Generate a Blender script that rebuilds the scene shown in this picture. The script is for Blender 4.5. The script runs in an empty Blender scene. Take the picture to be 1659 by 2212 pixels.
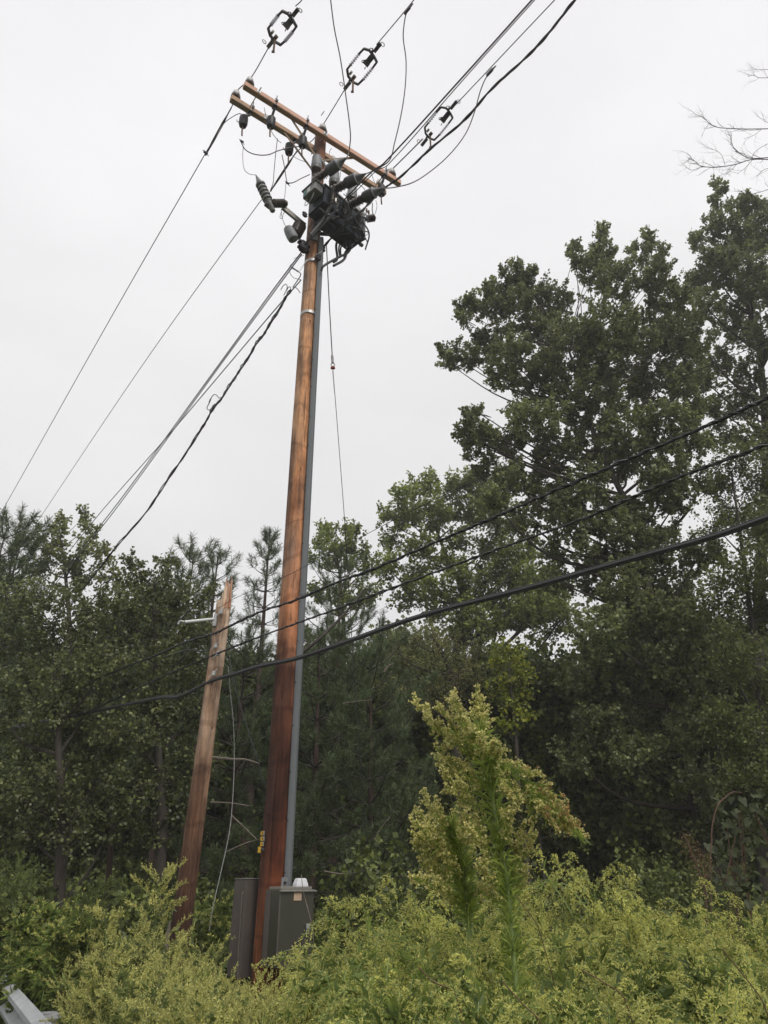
import bpy, math, random
import numpy as np
from mathutils import Vector, Matrix
D = bpy.data
SC = bpy.context.scene
COL = SC.collection
R = math.radians

# ------------------------------------------------------------------ camera
PITCH = R(27.8)
CAMZ = 1.6
FD = 1546.0                      # focal length in units of a 1659 x 2212 picture
cd = D.cameras.new('camera'); cam = D.objects.new('camera', cd); COL.objects.link(cam)
cd.sensor_fit = 'VERTICAL'; cd.sensor_height = 24.0; cd.lens = 24.0 * FD / 2212.0
cam.location = (0, 0, CAMZ); cam.rotation_euler = (math.pi/2 + PITCH, 0, 0)
cd.clip_start = 0.05; cd.clip_end = 3000
SC.camera = cam

# ------------------------------------------------------------------ overcast sky and soft sun
SUN_EL, SUN_AZ = R(52), R(150)    # azimuth from +Y towards +X
w = D.worlds.new('World'); SC.world = w; w.use_nodes = True
nt = w.node_tree; nt.nodes.clear()
N = nt.nodes.new; L_ = nt.links.new
out = N('ShaderNodeOutputWorld'); bg = N('ShaderNodeBackground'); bg.inputs['Strength'].default_value = 0.1
sky = N('ShaderNodeTexSky'); sky.sky_type = 'NISHITA'; sky.sun_disc = False
sky.sun_elevation = SUN_EL; sky.sun_rotation = SUN_AZ
tc = N('ShaderNodeTexCoord'); sep = N('ShaderNodeSeparateXYZ'); L_(tc.outputs['Generated'], sep.inputs[0])
ramp = N('ShaderNodeValToRGB'); L_(sep.outputs['Z'], ramp.inputs[0])
e = ramp.color_ramp.elements
e[0].position = 0.0; e[0].color = (0.575, 0.575, 0.572, 1)
e[1].position = 1.0; e[1].color = (3.2, 3.2, 3.15, 1)
for pos, c in ((0.25, (0.635, 0.632, 0.632)), (0.5, (0.715, 0.708, 0.712)), (0.72, (0.765, 0.755, 0.765)), (0.9, (0.74, 0.73, 0.745)), (0.94, (1.3, 1.3, 1.3))):
    x = ramp.color_ramp.elements.new(pos); x.color = (*c, 1)
nz = N('ShaderNodeTexNoise'); nz.inputs['Scale'].default_value = 1.6; nz.inputs['Detail'].default_value = 5
mp = N('ShaderNodeMapping'); mp.inputs['Scale'].default_value = (1, 1, 2.6); L_(tc.outputs['Generated'], mp.inputs[0]); L_(mp.outputs[0], nz.inputs['Vector'])
mr = N('ShaderNodeMapRange'); L_(nz.outputs['Fac'], mr.inputs[0]); mr.inputs[1].default_value = .3; mr.inputs[2].default_value = .7
mr.inputs[3].default_value = 10.8; mr.inputs[4].default_value = 12.6
sc_ = N('ShaderNodeVectorMath'); sc_.operation = 'SCALE'; L_(ramp.outputs[0], sc_.inputs[0]); L_(mr.outputs[0], sc_.inputs['Scale'])
mx = N('ShaderNodeMixRGB'); mx.inputs[0].default_value = 0.97; L_(sky.outputs[0], mx.inputs[1]); L_(sc_.outputs[0], mx.inputs[2])
L_(mx.outputs[0], bg.inputs['Color']); L_(bg.outputs[0], out.inputs[0])
ld = D.lights.new('sun', 'SUN'); ld.energy = 1.5; ld.angle = R(14); ld.color = (1, .96, .9)
sun = D.objects.new('sun', ld); COL.objects.link(sun)
sd = Vector((math.sin(SUN_AZ)*math.cos(SUN_EL), math.cos(SUN_AZ)*math.cos(SUN_EL), math.sin(SUN_EL)))
sun.rotation_euler = sd.to_track_quat('Z', 'Y').to_euler()
SC.view_settings.view_transform = 'Standard'; SC.view_settings.look = 'None'
SC.view_settings.exposure = 0.08; SC.view_settings.gamma = 1
SC.cycles.max_bounces = 5; SC.cycles.diffuse_bounces = 4; SC.cycles.glossy_bounces = 2
SC.cycles.transmission_bounces = 3; SC.cycles.transparent_max_bounces = 4
SC.cycles.caustics_reflective = False; SC.cycles.caustics_refractive = False

# ------------------------------------------------------------------ measuring helpers: a sight line met with a plane standing in the place
cP, sP = math.cos(PITCH), math.sin(PITCH)
def ray(px, py):
    x = (px - 829.5)/FD; u = (1106 - py)/FD
    return np.array([x, cP - u*sP, sP + u*cP])
C0 = np.array([0, 0, CAMZ])
def P(px, py, Y): d = ray(px, py); return C0 + d*(Y/d[1])
def PZ(px, py, z): d = ray(px, py); return C0 + d*((z-CAMZ)/d[2])
def PV(px, py, p0, dr):
    n = np.array([dr[1], -dr[0]]); d = ray(px, py)
    return C0 + d*(float(np.dot(n, np.array(p0[:2])))/float(np.dot(n, d[:2])))
def zoomer(x0, y0, k): return lambda x, y: (x0 + x/k, y0 + y/k)
Z1 = zoomer(424.5, 121.3, 3.42); Z2 = zoomer(606.4, 303.2, 6.84); ZA = zoomer(485.1, 151.6, 8.291)
ZB = zoomer(521.5, 339.6, 10.133); Z6 = zoomer(363.8, 515.4, 5.2115); ZN = zoomer(654.9, 327.4, 9.12)
ZH = zoomer(848.9, 1455.3, 3.42); ZR = zoomer(788.3, 0, 3.04)
def unit(v): v = np.asarray(v, float); return v/np.linalg.norm(v)
def V3(*a): return np.array(a, float)
AR = unit([.813, .582, 0]); LD = unit([-.582, .813, 0]); UP = V3(0, 0, 1)
T_, U_ = unit([.72, -.69, 0]), unit([.69, .72, 0])

# ------------------------------------------------------------------ materials
def mat(name, col, rough=.6, metal=0, var=.25, scale=8, stretch=(1, 1, 1), bump=0, col2=None, spec=.4, coord='Object'):
    m = D.materials.new(name); m.use_nodes = True; t = m.node_tree; b = t.nodes['Principled BSDF']
    b.inputs['Roughness'].default_value = rough; b.inputs['Metallic'].default_value = metal
    b.inputs['Specular IOR Level'].default_value = spec
    tc = t.nodes.new('ShaderNodeTexCoord'); mp = t.nodes.new('ShaderNodeMapping'); mp.inputs['Scale'].default_value = stretch
    t.links.new(tc.outputs[coord], mp.inputs[0])
    n = t.nodes.new('ShaderNodeTexNoise'); n.inputs['Scale'].default_value = scale; n.inputs['Detail'].default_value = 6
    n.inputs['Roughness'].default_value = .65
    t.links.new(mp.outputs[0], n.inputs['Vector'])
    r = t.nodes.new('ShaderNodeValToRGB'); t.links.new(n.outputs['Fac'], r.inputs[0])
    c2 = col2 or tuple(c*(1+var) for c in col); c1 = tuple(c*(1-var) for c in col)
    r.color_ramp.elements[0].position = .32; r.color_ramp.elements[0].color = (*c1, 1)
    r.color_ramp.elements[1].position = .68; r.color_ramp.elements[1].color = (*c2, 1)
    t.links.new(r.outputs[0], b.inputs['Base Color'])
    if bump:
        bp = t.nodes.new('ShaderNodeBump'); bp.inputs['Strength'].default_value = bump; bp.inputs['Distance'].default_value = .01
        t.links.new(n.outputs['Fac'], bp.inputs['Height']); t.links.new(bp.outputs[0], b.inputs['Normal'])
    return m
def leaf_mat(name, col, var=.4, trans=.3, rough=.5, hue=(1.15, 1.0, .7), spec=.35, bscale=.5, bamp=.35):
    m = D.materials.new(name); m.use_nodes = True; t = m.node_tree; b = t.nodes['Principled BSDF']
    b.inputs['Roughness'].default_value = rough; b.inputs['Specular IOR Level'].default_value = spec
    geo = t.nodes.new('ShaderNodeNewGeometry')
    r = t.nodes.new('ShaderNodeValToRGB'); t.links.new(geo.outputs['Random Per Island'], r.inputs[0])
    r.color_ramp.elements[0].color = (*[c*(1-var) for c in col], 1)
    r.color_ramp.elements[1].color = (*[c*(1+var)*h for c, h in zip(col, hue)], 1)
    tc = t.nodes.new('ShaderNodeTexCoord'); n = t.nodes.new('ShaderNodeTexNoise'); n.inputs['Scale'].default_value = bscale; n.inputs['Detail'].default_value = 3
    t.links.new(tc.outputs['Object'], n.inputs['Vector'])
    mr = t.nodes.new('ShaderNodeMapRange'); t.links.new(n.outputs['Fac'], mr.inputs[0])
    mr.inputs[1].default_value = .3; mr.inputs[2].default_value = .7; mr.inputs[3].default_value = 1-bamp; mr.inputs[4].default_value = 1+bamp
    vm = t.nodes.new('ShaderNodeVectorMath'); vm.operation = 'SCALE'; t.links.new(r.outputs[0], vm.inputs[0]); t.links.new(mr.outputs[0], vm.inputs['Scale'])
    t.links.new(vm.outputs[0], b.inputs['Base Color'])
    tr = t.nodes.new('ShaderNodeBsdfTranslucent'); t.links.new(vm.outputs[0], tr.inputs['Color'])
    ms = t.nodes.new('ShaderNodeMixShader'); ms.inputs[0].default_value = trans
    t.links.new(b.outputs[0], ms.inputs[1]); t.links.new(tr.outputs[0], ms.inputs[2])
    t.links.new(ms.outputs[0], t.nodes['Material Output'].inputs[0])
    return m
def wood_pole_mat(name, stops, seed, sx=9, sz=.55, cracks=True, lat=(1, 1)):
    """weathered preservative treated wood: colour runs with height, streaks along the grain, dark bleeding stains"""
    m = D.materials.new(name); m.use_nodes = True; t = m.node_tree; b = t.nodes['Principled BSDF']
    b.inputs['Roughness'].default_value = .75; b.inputs['Specular IOR Level'].default_value = .25
    NN = t.nodes.new; LL = t.links.new
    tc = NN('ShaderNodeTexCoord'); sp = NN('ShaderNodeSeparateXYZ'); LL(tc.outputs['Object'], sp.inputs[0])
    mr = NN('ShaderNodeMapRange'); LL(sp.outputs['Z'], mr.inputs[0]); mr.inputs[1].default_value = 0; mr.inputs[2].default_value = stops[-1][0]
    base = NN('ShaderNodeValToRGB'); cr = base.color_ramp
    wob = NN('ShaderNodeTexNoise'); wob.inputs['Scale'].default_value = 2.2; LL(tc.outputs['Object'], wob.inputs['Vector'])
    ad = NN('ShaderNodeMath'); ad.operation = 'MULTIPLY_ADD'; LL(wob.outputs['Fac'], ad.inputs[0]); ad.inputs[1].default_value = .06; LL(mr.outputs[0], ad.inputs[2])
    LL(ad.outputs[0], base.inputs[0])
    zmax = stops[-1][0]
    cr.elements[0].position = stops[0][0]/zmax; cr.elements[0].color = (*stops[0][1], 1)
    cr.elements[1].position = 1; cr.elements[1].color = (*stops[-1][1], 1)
    for z, c in stops[1:-1]:
        el = cr.elements.new(z/zmax); el.color = (*c, 1)
    def noise(scale, st, det=6, off=0):
        mp = NN('ShaderNodeMapping'); mp.inputs['Scale'].default_value = st; mp.inputs['Location'].default_value = (seed+off, seed*1.7, off)
        LL(tc.outputs['Object'], mp.inputs[0]); n = NN('ShaderNodeTexNoise'); n.inputs['Scale'].default_value = scale; n.inputs['Detail'].default_value = det
        n.inputs['Roughness'].default_value = .6
        LL(mp.outputs[0], n.inputs['Vector']); return n.outputs['Fac']
    def ramp(fac, a, bb, c0, c1):
        r = NN('ShaderNodeValToRGB'); LL(fac, r.inputs[0]); r.color_ramp.elements[0].position = a; r.color_ramp.elements[1].position = bb
        r.color_ramp.elements[0].color = (*c0, 1); r.color_ramp.elements[1].color = (*c1, 1); return r.outputs[0]
    def mul(a, bb, f=1):
        x = NN('ShaderNodeMixRGB'); x.blend_type = 'MULTIPLY'; x.inputs[0].default_value = f; LL(a, x.inputs[1]); LL(bb, x.inputs[2]); return x.outputs[0]
    g1 = noise(sx, (1, 1, sz*.12), 8); g2 = noise(26, (1, 1, .03), 4, 3); g3 = noise(1.6, (1.6, 1.6, .55), 4, 7); g4 = noise(3.2, (2.4, 2.4, .3), 5, 11)
    c = mul(base.outputs[0], ramp(g1, .3, .7, (.74, .71, .69), (1.2, 1.17, 1.13)))
    c = mul(c, ramp(g2, .35, .6, (.78, .76, .74), (1.1, 1.1, 1.1)))
    c = mul(c, ramp(g4, .34, .62, (.74, .78, .84) if 'old' in name else (.66, .70, .78), (1.1, 1.04, .98) if 'old' in name else (1.22, 1.03, .86)))
    c = mul(c, ramp(g3, .42, .53, (.34, .27, .25), (1, 1, 1)), .72)
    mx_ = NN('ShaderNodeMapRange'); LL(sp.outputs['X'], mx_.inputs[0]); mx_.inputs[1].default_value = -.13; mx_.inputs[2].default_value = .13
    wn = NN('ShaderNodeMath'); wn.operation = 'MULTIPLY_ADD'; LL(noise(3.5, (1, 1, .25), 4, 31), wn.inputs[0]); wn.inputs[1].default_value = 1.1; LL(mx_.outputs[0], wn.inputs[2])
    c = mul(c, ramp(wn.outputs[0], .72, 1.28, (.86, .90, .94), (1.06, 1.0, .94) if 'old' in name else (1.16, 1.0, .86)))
    c = mul(c, ramp(noise(42, (1, 1, .16), 3, 41), .60, .68, (1, 1, 1), (.42, .36, .33)), .8)
    c = mul(c, ramp(noise(55, (.5, .5, 1.6), 2, 47), .66, .72, (1, 1, 1), (.5, .45, .42)), .7)
    c = mul(c, ramp(noise(7, (1, 1, .45), 5, 23), .35, .62, (.74, .72, .72), (1.12, 1.12, 1.12)))
    wr = NN('ShaderNodeTexWave'); wr.bands_direction = 'Z'; wr.inputs['Scale'].default_value = .55; wr.inputs['Distortion'].default_value = 5; wr.inputs['Detail'].default_value = 3; wr.inputs['Detail Scale'].default_value = 2.5; LL(tc.outputs['Object'], wr.inputs['Vector'])
    c = mul(c, ramp(wr.outputs['Fac'], .0, .06, (.62, .58, .56), (1, 1, 1)), .7)
    if cracks:
        c = mul(c, ramp(noise(34, (1, 1, .02), 2, 17), .30, .37, (.25, .22, .2), (1, 1, 1)), .8)
        wv = NN('ShaderNodeTexVoronoi'); wv.inputs['Scale'].default_value = 4.5; mp = NN('ShaderNodeMapping'); mp.inputs['Scale'].default_value = (1.1, 1.1, .8)
        LL(tc.outputs['Object'], mp.inputs[0]); LL(mp.outputs[0], wv.inputs['Vector'])
        c = mul(c, ramp(wv.outputs['Distance'], .045, .085, (.3, .22, .19), (1, 1, 1)), .85)
    gn_ = NN('ShaderNodeVectorMath'); gn_.operation = 'SCALE'; gn_.inputs['Scale'].default_value = 1.12; LL(c, gn_.inputs[0]); c = gn_.outputs[0]
    LL(c, b.inputs['Base Color'])
    bp = NN('ShaderNodeBump'); bp.inputs['Strength'].default_value = .6; bp.inputs['Distance'].default_value = .012
    LL(g1, bp.inputs['Height']); LL(bp.outputs[0], b.inputs['Normal'])
    return m

M = {}
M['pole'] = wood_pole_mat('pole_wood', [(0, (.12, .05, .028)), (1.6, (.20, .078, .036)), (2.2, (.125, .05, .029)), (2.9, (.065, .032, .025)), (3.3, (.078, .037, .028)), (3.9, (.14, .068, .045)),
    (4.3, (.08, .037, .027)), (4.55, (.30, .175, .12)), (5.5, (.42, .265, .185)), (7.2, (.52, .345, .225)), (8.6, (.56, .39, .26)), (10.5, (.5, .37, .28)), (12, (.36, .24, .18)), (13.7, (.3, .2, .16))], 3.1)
M['old_pole'] = wood_pole_mat('old_pole_wood', [(0, (.05, .03, .024)), (1.6, (.115, .066, .047)), (2.6, (.28, .185, .13)), (3.4, (.45, .34, .26)), (4.6, (.60, .50, .41)), (6.4, (.68, .57, .48))], 8.4, sx=14)
M['arm'] = mat('crossarm_wood', (.72, .40, .28), .7, var=.16, scale=9, stretch=(.6, .9, 5), bump=.15, col2=(.8, .48, .35))
M['arm2'] = mat('crossarm_wood_tan', (.52, .33, .21), .7, var=.16, scale=9, stretch=(.6, .9, 5), bump=.15, col2=(.62, .41, .27))
M['brace'] = mat('brace_wood', (.28, .19, .12), .7, scale=12, stretch=(1, 1, .3))
M['fresh'] = mat('splintered_wood', (.5, .22, .12), .7, scale=16, stretch=(1, 1, .2))
M['galv'] = mat('galvanised_steel', (.42, .42, .41), .45, .7, var=.2, scale=30)
M['rail'] = mat('guardrail_steel', (.40, .41, .42), .55, .35, var=.14, scale=5, stretch=(1, 1, 2), bump=.05)
M['iron'] = mat('dark_iron', (.05, .046, .052), .5, .3, scale=30)
M['black'] = mat('black_rubber', (.016, .016, .018), .5, 0, scale=30)
M['cable'] = mat('black_cable_sheath', (.022, .021, .022), .42, 0, scale=4, var=.2)
M['wire'] = mat('aluminium_wire', (.06, .06, .065), .6, .1, scale=20)
M['copper'] = mat('brown_covered_wire', (.075, .05, .042), .5, 0, scale=20)
M['porc'] = mat('brown_porcelain', (.085, .062, .05), .3, 0, scale=20, spec=.6)
M['cap'] = mat('grey_bushing_cap', (.10, .105, .11), .45, 0, scale=12)
M['capl'] = mat('pale_grey_cap', (.24, .25, .26), .5, 0, scale=12)
M['tank'] = mat('dark_tank_paint', (.028, .034, .05), .45, .2, scale=7, var=.3)
M['tankl'] = mat('grey_tank_paint', (.20, .20, .20), .5, .1, scale=9)
M['pvc'] = mat('grey_pvc', (.165, .175, .185), .5, 0, var=.08, scale=3, stretch=(1, 1, .3))
M['poly'] = leaf_mat('grey_polymer', (.72, .72, .76), .06, .5, .4, hue=(1, 1, 1))
M['white'] = mat('white_ceramic', (.6, .6, .58), .4, 0, var=.08, scale=20)
M['fibre'] = mat('white_fibreglass', (.66, .68, .68), .5, 0, var=.08, scale=14)
M['rust'] = mat('rusty_steel', (.16, .10, .07), .8, .2, var=.4, scale=40)
M['teal'] = mat('teal_sticker', (.06, .2, .2), .5, 0, scale=20)
M['box_olive'] = mat('olive_cabinet_paint', (.05, .047, .032), .38, .1, var=.16, scale=3, spec=.6)
M['box_grey'] = mat('brown_grey_cabinet_paint', (.105, .088, .078), .55, .1, var=.15, scale=4)
M['trim'] = mat('bare_aluminium', (.33, .31, .28), .4, .7, var=.2, scale=14)
M['tagback'] = mat('grey_tag_plate', (.28, .28, .27), .5, 0, scale=20)
M['yellow'] = mat('yellow_tag', (.68, .40, .03), .5, 0, var=.12, scale=30)
M['ink'] = mat('black_print', (.03, .03, .02), .6)
M['card'] = mat('buff_card', (.5, .36, .25), .8, 0, var=.1, scale=20)
M['plastic'] = mat('white_plastic_cover', (.7, .7, .72), .4, 0, var=.05, scale=20)
M['red'] = mat('red_fibre', (.4, .06, .03), .6, 0, scale=20)
M['ground'] = mat('forest_soil', (.045, .04, .02), .95, 0, var=.5, scale=1.3, bump=.5, col2=(.06, .075, .025))
M['bark'] = mat('grey_bark', (.055, .046, .037), .9, 0, var=.4, scale=7, stretch=(2, 2, .4), bump=.6)
M['bark_red'] = mat('red_brown_bark', (.06, .038, .03), .9, 0, var=.4, scale=7, stretch=(2, 2, .4), bump=.6)
M['twig'] = mat('purple_grey_twig', (.07, .055, .06), .8, 0, var=.2, scale=7)
M['dead'] = mat('bleached_dead_wood', (.15, .125, .10), .8, 0, var=.3, scale=9)
M['cw'] = leaf_mat('cottonwood_leaf', (.18, .225, .112), .4, .42, .45, spec=.5)
M['cw2'] = leaf_mat('cottonwood_leaf_light', (.20, .26, .085), .4, .42, .5)
M['birch'] = leaf_mat('pale_birch_leaf', (.17, .21, .09), .4, .35, .5)
M['shrubleaf'] = leaf_mat('dull_green_leaf', (.135, .17, .08), .45, .3, .45, spec=.5)
M['dark'] = leaf_mat('dark_forest_leaf', (.112, .15, .052), .5, .25, .55)
M['olive'] = leaf_mat('willow_leaf', (.24, .26, .12), .35, .3, .5)
M['bright'] = leaf_mat('maple_leaf_bright', (.19, .27, .05), .35, .45, .5, hue=(1.4, 1, .6))
M['locust'] = leaf_mat('locust_leaf', (.13, .165, .06), .35, .4, .5, hue=(1.1, 1, .7))
M['needle'] = leaf_mat('pine_needle', (.10, .135, .06), .35, .1, .5, hue=(1, 1, .9))
M['vine'] = leaf_mat('vine_leaf', (.045, .062, .03), .35, .25, .6, spec=.3)
M['weedleaf'] = leaf_mat('weed_leaf', (.18, .26, .085), .35, .5, .5, bscale=1)
M['weedleaf2'] = leaf_mat('weed_leaf_pale', (.17, .23, .09), .3, .45, .5, bscale=1)
M['floret'] = leaf_mat('yellow_floret', (.57, .585, .20), .25, .5, .6, hue=(1.05, 1, .85), bscale=3, bamp=.3)
M['floret2'] = leaf_mat('buff_floret', (.68, .64, .30), .25, .45, .6, hue=(1.05, 1, .9), bscale=3, bamp=.2)
M['floretbr'] = leaf_mat('brown_floret', (.46, .34, .19), .3, .3, .6)
M['floret_l'] = leaf_mat('pale_green_floret', (.54, .54, .20), .25, .4, .6, hue=(1.05, 1, .9), bscale=3, bamp=.2)
M['hleaf'] = leaf_mat('narrow_bright_leaf', (.32, .44, .13), .3, .6, .5)
M['steelpost'] = mat('post_steel', (.22, .22, .22), .6, .2, scale=9)
M['rope'] = mat('pale_rope', (.3, .3, .29), .8, 0, scale=40)
M['seed'] = leaf_mat('dry_seed', (.17, .12, .075), .3, .2, .6)
M['stem'] = mat('green_stem', (.19, .25, .08), .6, 0, scale=9)
M['stemred'] = mat('reddish_stem', (.11, .065, .045), .7, 0, scale=9)

# ------------------------------------------------------------------ objects and tags
def tag(o, label=None, cat=None, group=None, kind=None):
    if label: o['label'] = label
    if cat: o['category'] = cat
    if group: o['group'] = group
    if kind: o['kind'] = kind
    return o
def empty(name, loc, label=None, cat=None, group=None):
    o = D.objects.new(name, None); COL.objects.link(o); o.location = tuple(loc); o.empty_display_size = .1
    return tag(o, label, cat, group)
def origin_of(p):
    v = Vector((0, 0, 0))
    while p is not None: v = v + p.location; p = p.parent
    return v
def link_mesh(name, me, parent=None):
    o = D.objects.new(name, me); COL.objects.link(o)
    if parent is not None: o.parent = parent
    return o
def copy_tree(o, parent=None):
    c = o.copy(); COL.objects.link(c); c.parent = parent
    for ch in list(o.children): copy_tree(ch, c)
    return c

class MB:
    def __init__(s): s.v = []; s.f = []
    def add(s, vs, fs):
        b = len(s.v); s.v += [tuple(float(q) for q in x) for x in vs]; s.f += [tuple(b+i for i in f) for f in fs]; return s
    def box(s, c, ax, ay, az, bev=0):
        """centre and three half axes; bev cuts the corners"""
        c, ax, ay, az = [np.asarray(q, float) for q in (c, ax, ay, az)]
        if not bev:
            vs = [c+i*ax+j*ay+k*az for i in (-1, 1) for j in (-1, 1) for k in (-1, 1)]
            return s.add(vs, [(0, 1, 3, 2), (4, 6, 7, 5), (0, 4, 5, 1), (2, 3, 7, 6), (0, 2, 6, 4), (1, 5, 7, 3)])
        la, lb, lc = [max(np.linalg.norm(q), 1e-6) for q in (ax, ay, az)]
        a, b_ = 1-bev/la, 1-bev/lb; cc = 1-bev/lc
        ring = [(-a, -1), (a, -1), (1, -b_), (1, b_), (a, 1), (-a, 1), (-1, b_), (-1, -b_)]
        vs = []
        for (k, sh) in ((-1, 1), (-cc, 0), (cc, 0), (1, 1)):
            for (i, j) in ring:
                f = 1 - sh*bev/min(la, lb)
                vs.append(c+i*f*ax+j*f*ay+k*az)
        fs = [tuple(range(7, -1, -1)), tuple(range(24, 32))]
        for r_ in range(3):
            for i in range(8): fs.append((r_*8+i, r_*8+(i+1) % 8, (r_+1)*8+(i+1) % 8, (r_+1)*8+i))
        return s.add(vs, fs)
    def tube(s, pts, r, n=8, cap=True, flat=1.0):
        pts = [np.asarray(p, float) for p in pts]; m = len(pts)
        rs = r if hasattr(r, '__len__') else [r]*m
        t = [unit(pts[min(i+1, m-1)]-pts[max(i-1, 0)]) for i in range(m)]
        nrm = unit(np.cross(t[0], V3(.31, .27, .91) if abs(t[0][2]) < .9 else V3(1, .1, 0)))
        vs = []
        for i in range(m):
            nrm = unit(nrm - t[i]*np.dot(nrm, t[i])); bn = np.cross(t[i], nrm)
            for k in range(n):
                a = 2*math.pi*k/n; vs.append(pts[i] + rs[i]*(math.cos(a)*nrm + flat*math.sin(a)*bn))
        fs = [(i*n+k, i*n+(k+1) % n, (i+1)*n+(k+1) % n, (i+1)*n+k) for i in range(m-1) for k in range(n)]
        if cap: fs += [tuple(range(n-1, -1, -1)), tuple((m-1)*n+k for k in range(n))]
        return s.add(vs, fs)
    def lathe(s, p0, p1, prof, n=16):
        """profile of (distance from p0 towards p1 in metres or fraction<=1 of length, radius)"""
        p0, p1 = np.asarray(p0, float), np.asarray(p1, float); ax = p1-p0; Ln = np.linalg.norm(ax); ax = ax/Ln
        a = unit(np.cross(ax, V3(.3, .5, .8) if abs(ax[2]) < .9 else V3(1, 0, 0))); b = np.cross(ax, a); vs = []
        for (q, r_) in prof:
            for k in range(n):
                an = 2*math.pi*k/n; vs.append(p0 + ax*Ln*q + max(r_, 1e-4)*(math.cos(an)*a+math.sin(an)*b))
        m = len(prof)
        fs = [(i*n+k, i*n+(k+1) % n, (i+1)*n+(k+1) % n, (i+1)*n+k) for i in range(m-1) for k in range(n)]
        fs += [tuple(range(n-1, -1, -1)), tuple((m-1)*n+k for k in range(n))]
        return s.add(vs, fs)
    def prism(s, poly, nrm):
        poly = [np.asarray(p, float) for p in poly]; nrm = np.asarray(nrm, float); n = len(poly)
        vs = [p-nrm for p in poly]+[p+nrm for p in poly]
        return s.add(vs, [tuple(range(n-1, -1, -1)), tuple(range(n, 2*n))]+[(i, (i+1) % n, n+(i+1) % n, n+i) for i in range(n)])
    def build(s, name, m, parent=None, smooth=True, label=None):
        o0 = origin_of(parent) if parent is not None else Vector((0, 0, 0))
        if parent is None and s.v:                    # a thing that is one mesh: origin at its middle bottom
            a = np.array(s.v); o0 = Vector((float(a[:, 0].mean()), float(a[:, 1].mean()), float(a[:, 2].min())))
        me = D.meshes.new(name); me.from_pydata([(x[0]-o0.x, x[1]-o0.y, x[2]-o0.z) for x in s.v], [], s.f)
        me.materials.append(m)
        if smooth:
            me.polygons.foreach_set('use_smooth', [True]*len(me.polygons)); me.set_sharp_from_angle(angle=R(40))
        me.update(); o = link_mesh(name, me, parent)
        if parent is None: o.location = o0
        if label: o['label'] = label
        return o

def spline(pts, n=8):
    pts = [np.asarray(p, float) for p in pts]
    if len(pts) < 3: return [pts[0]+(pts[-1]-pts[0])*i/n for i in range(n+1)]
    m = len(pts); tg = [unit(pts[min(i+1, m-1)]-pts[max(i-1, 0)]) if np.linalg.norm(pts[min(i+1, m-1)]-pts[max(i-1, 0)]) > 1e-9 else V3(0, 0, 1) for i in range(m)]; o = []
    for i in range(m-1):
        a, b = pts[i], pts[i+1]; L = np.linalg.norm(b-a)
        for k in range(n):
            t = k/n; t2, t3 = t*t, t*t*t; o.append((2*t3-3*t2+1)*a+(t3-2*t2+t)*L*tg[i]+(-2*t3+3*t2)*b+(t3-t2)*L*tg[i+1])
    o.append(pts[-1]); return o

class Cloud:
    """many small loose faces (leaves, needles, petals, thin stems) gathered with numpy"""
    def __init__(s): s.q = []; s.m = []
    def add(s, quads, mi=0):
        if len(quads): s.q.append(np.asarray(quads, float)); s.m.append(np.full(len(quads), mi, np.int32))
    def tube(s, pts, r, mi=0, n=3):
        mb = MB(); mb.tube(pts, r, n, cap=False); v = np.array(mb.v); s.add(v[np.array(mb.f)], mi)
    def build(s, name, mats, parent=None, org=None):
        q = np.concatenate(s.q); mi = np.concatenate(s.m); n = len(q)
        if org is None: org = origin_of(parent) if parent is not None else Vector((0, 0, 0))
        v = (q.reshape(-1, 3) - np.array(org)).astype(np.float32)
        me = D.meshes.new(name); me.vertices.add(n*4); me.vertices.foreach_set('co', v.ravel())
        me.loops.add(n*4); me.loops.foreach_set('vertex_index', np.arange(n*4, dtype=np.int32))
        me.polygons.add(n); me.polygons.foreach_set('loop_start', np.arange(0, n*4, 4, dtype=np.int32))
        me.polygons.foreach_set('loop_total', np.full(n, 4, np.int32))
        for m in mats: me.materials.append(m)
        me.polygons.foreach_set('material_index', mi); me.update(calc_edges=True)
        o = link_mesh(name, me, parent)
        if parent is None: o.location = org
        return o

def nrmz(a): return a/np.maximum(np.linalg.norm(a, axis=1, keepdims=True), 1e-9)
def leaves(c, size, rng, up=.5, aspect=.8, droop=0., tdir=None, fold=.12):
    n = len(c); size = np.broadcast_to(np.asarray(size, float), (n,)).reshape(n, 1)
    nn = nrmz(rng.normal(size=(n, 3)) + np.array([0, 0, up]))
    tt = rng.normal(size=(n, 3)) + np.array([0, 0, -droop])
    if tdir is not None: tt = tt*.35 + tdir
    t = nrmz(tt - nn*np.sum(tt*nn, 1, keepdims=True)); b = np.cross(nn, t)
    return np.stack([c, c+t*size*.45+b*size*aspect*.5+nn*size*fold, c+t*size, c+t*size*.45-b*size*aspect*.5+nn*size*fold], 1)

# ================================================================== the ground
rg = random.Random(5)
def ground_z(x, y): return .10*math.sin(x*.7+1.3)*math.cos(y*.55) + .05*math.sin(x*1.9+y*1.3) - .05
mb = MB(); xs = [-1200, -400, -150, -70] + [-40+i*1.6 for i in range(51)] + [70, 150, 400, 1200]; ys = [-1200, -400, -120, -40, -15] + [-6+i*1.6 for i in range(36)] + [80, 160, 400, 1200]
mb.add([(x, y, ground_z(x, y)) for y in ys for x in xs], [(j*len(xs)+i, j*len(xs)+i+1, (j+1)*len(xs)+i+1, (j+1)*len(xs)+i) for j in range(len(ys)-1) for i in range(len(xs)-1)])
g = mb.build('ground', M['ground']); tag(g, kind='structure')

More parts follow.
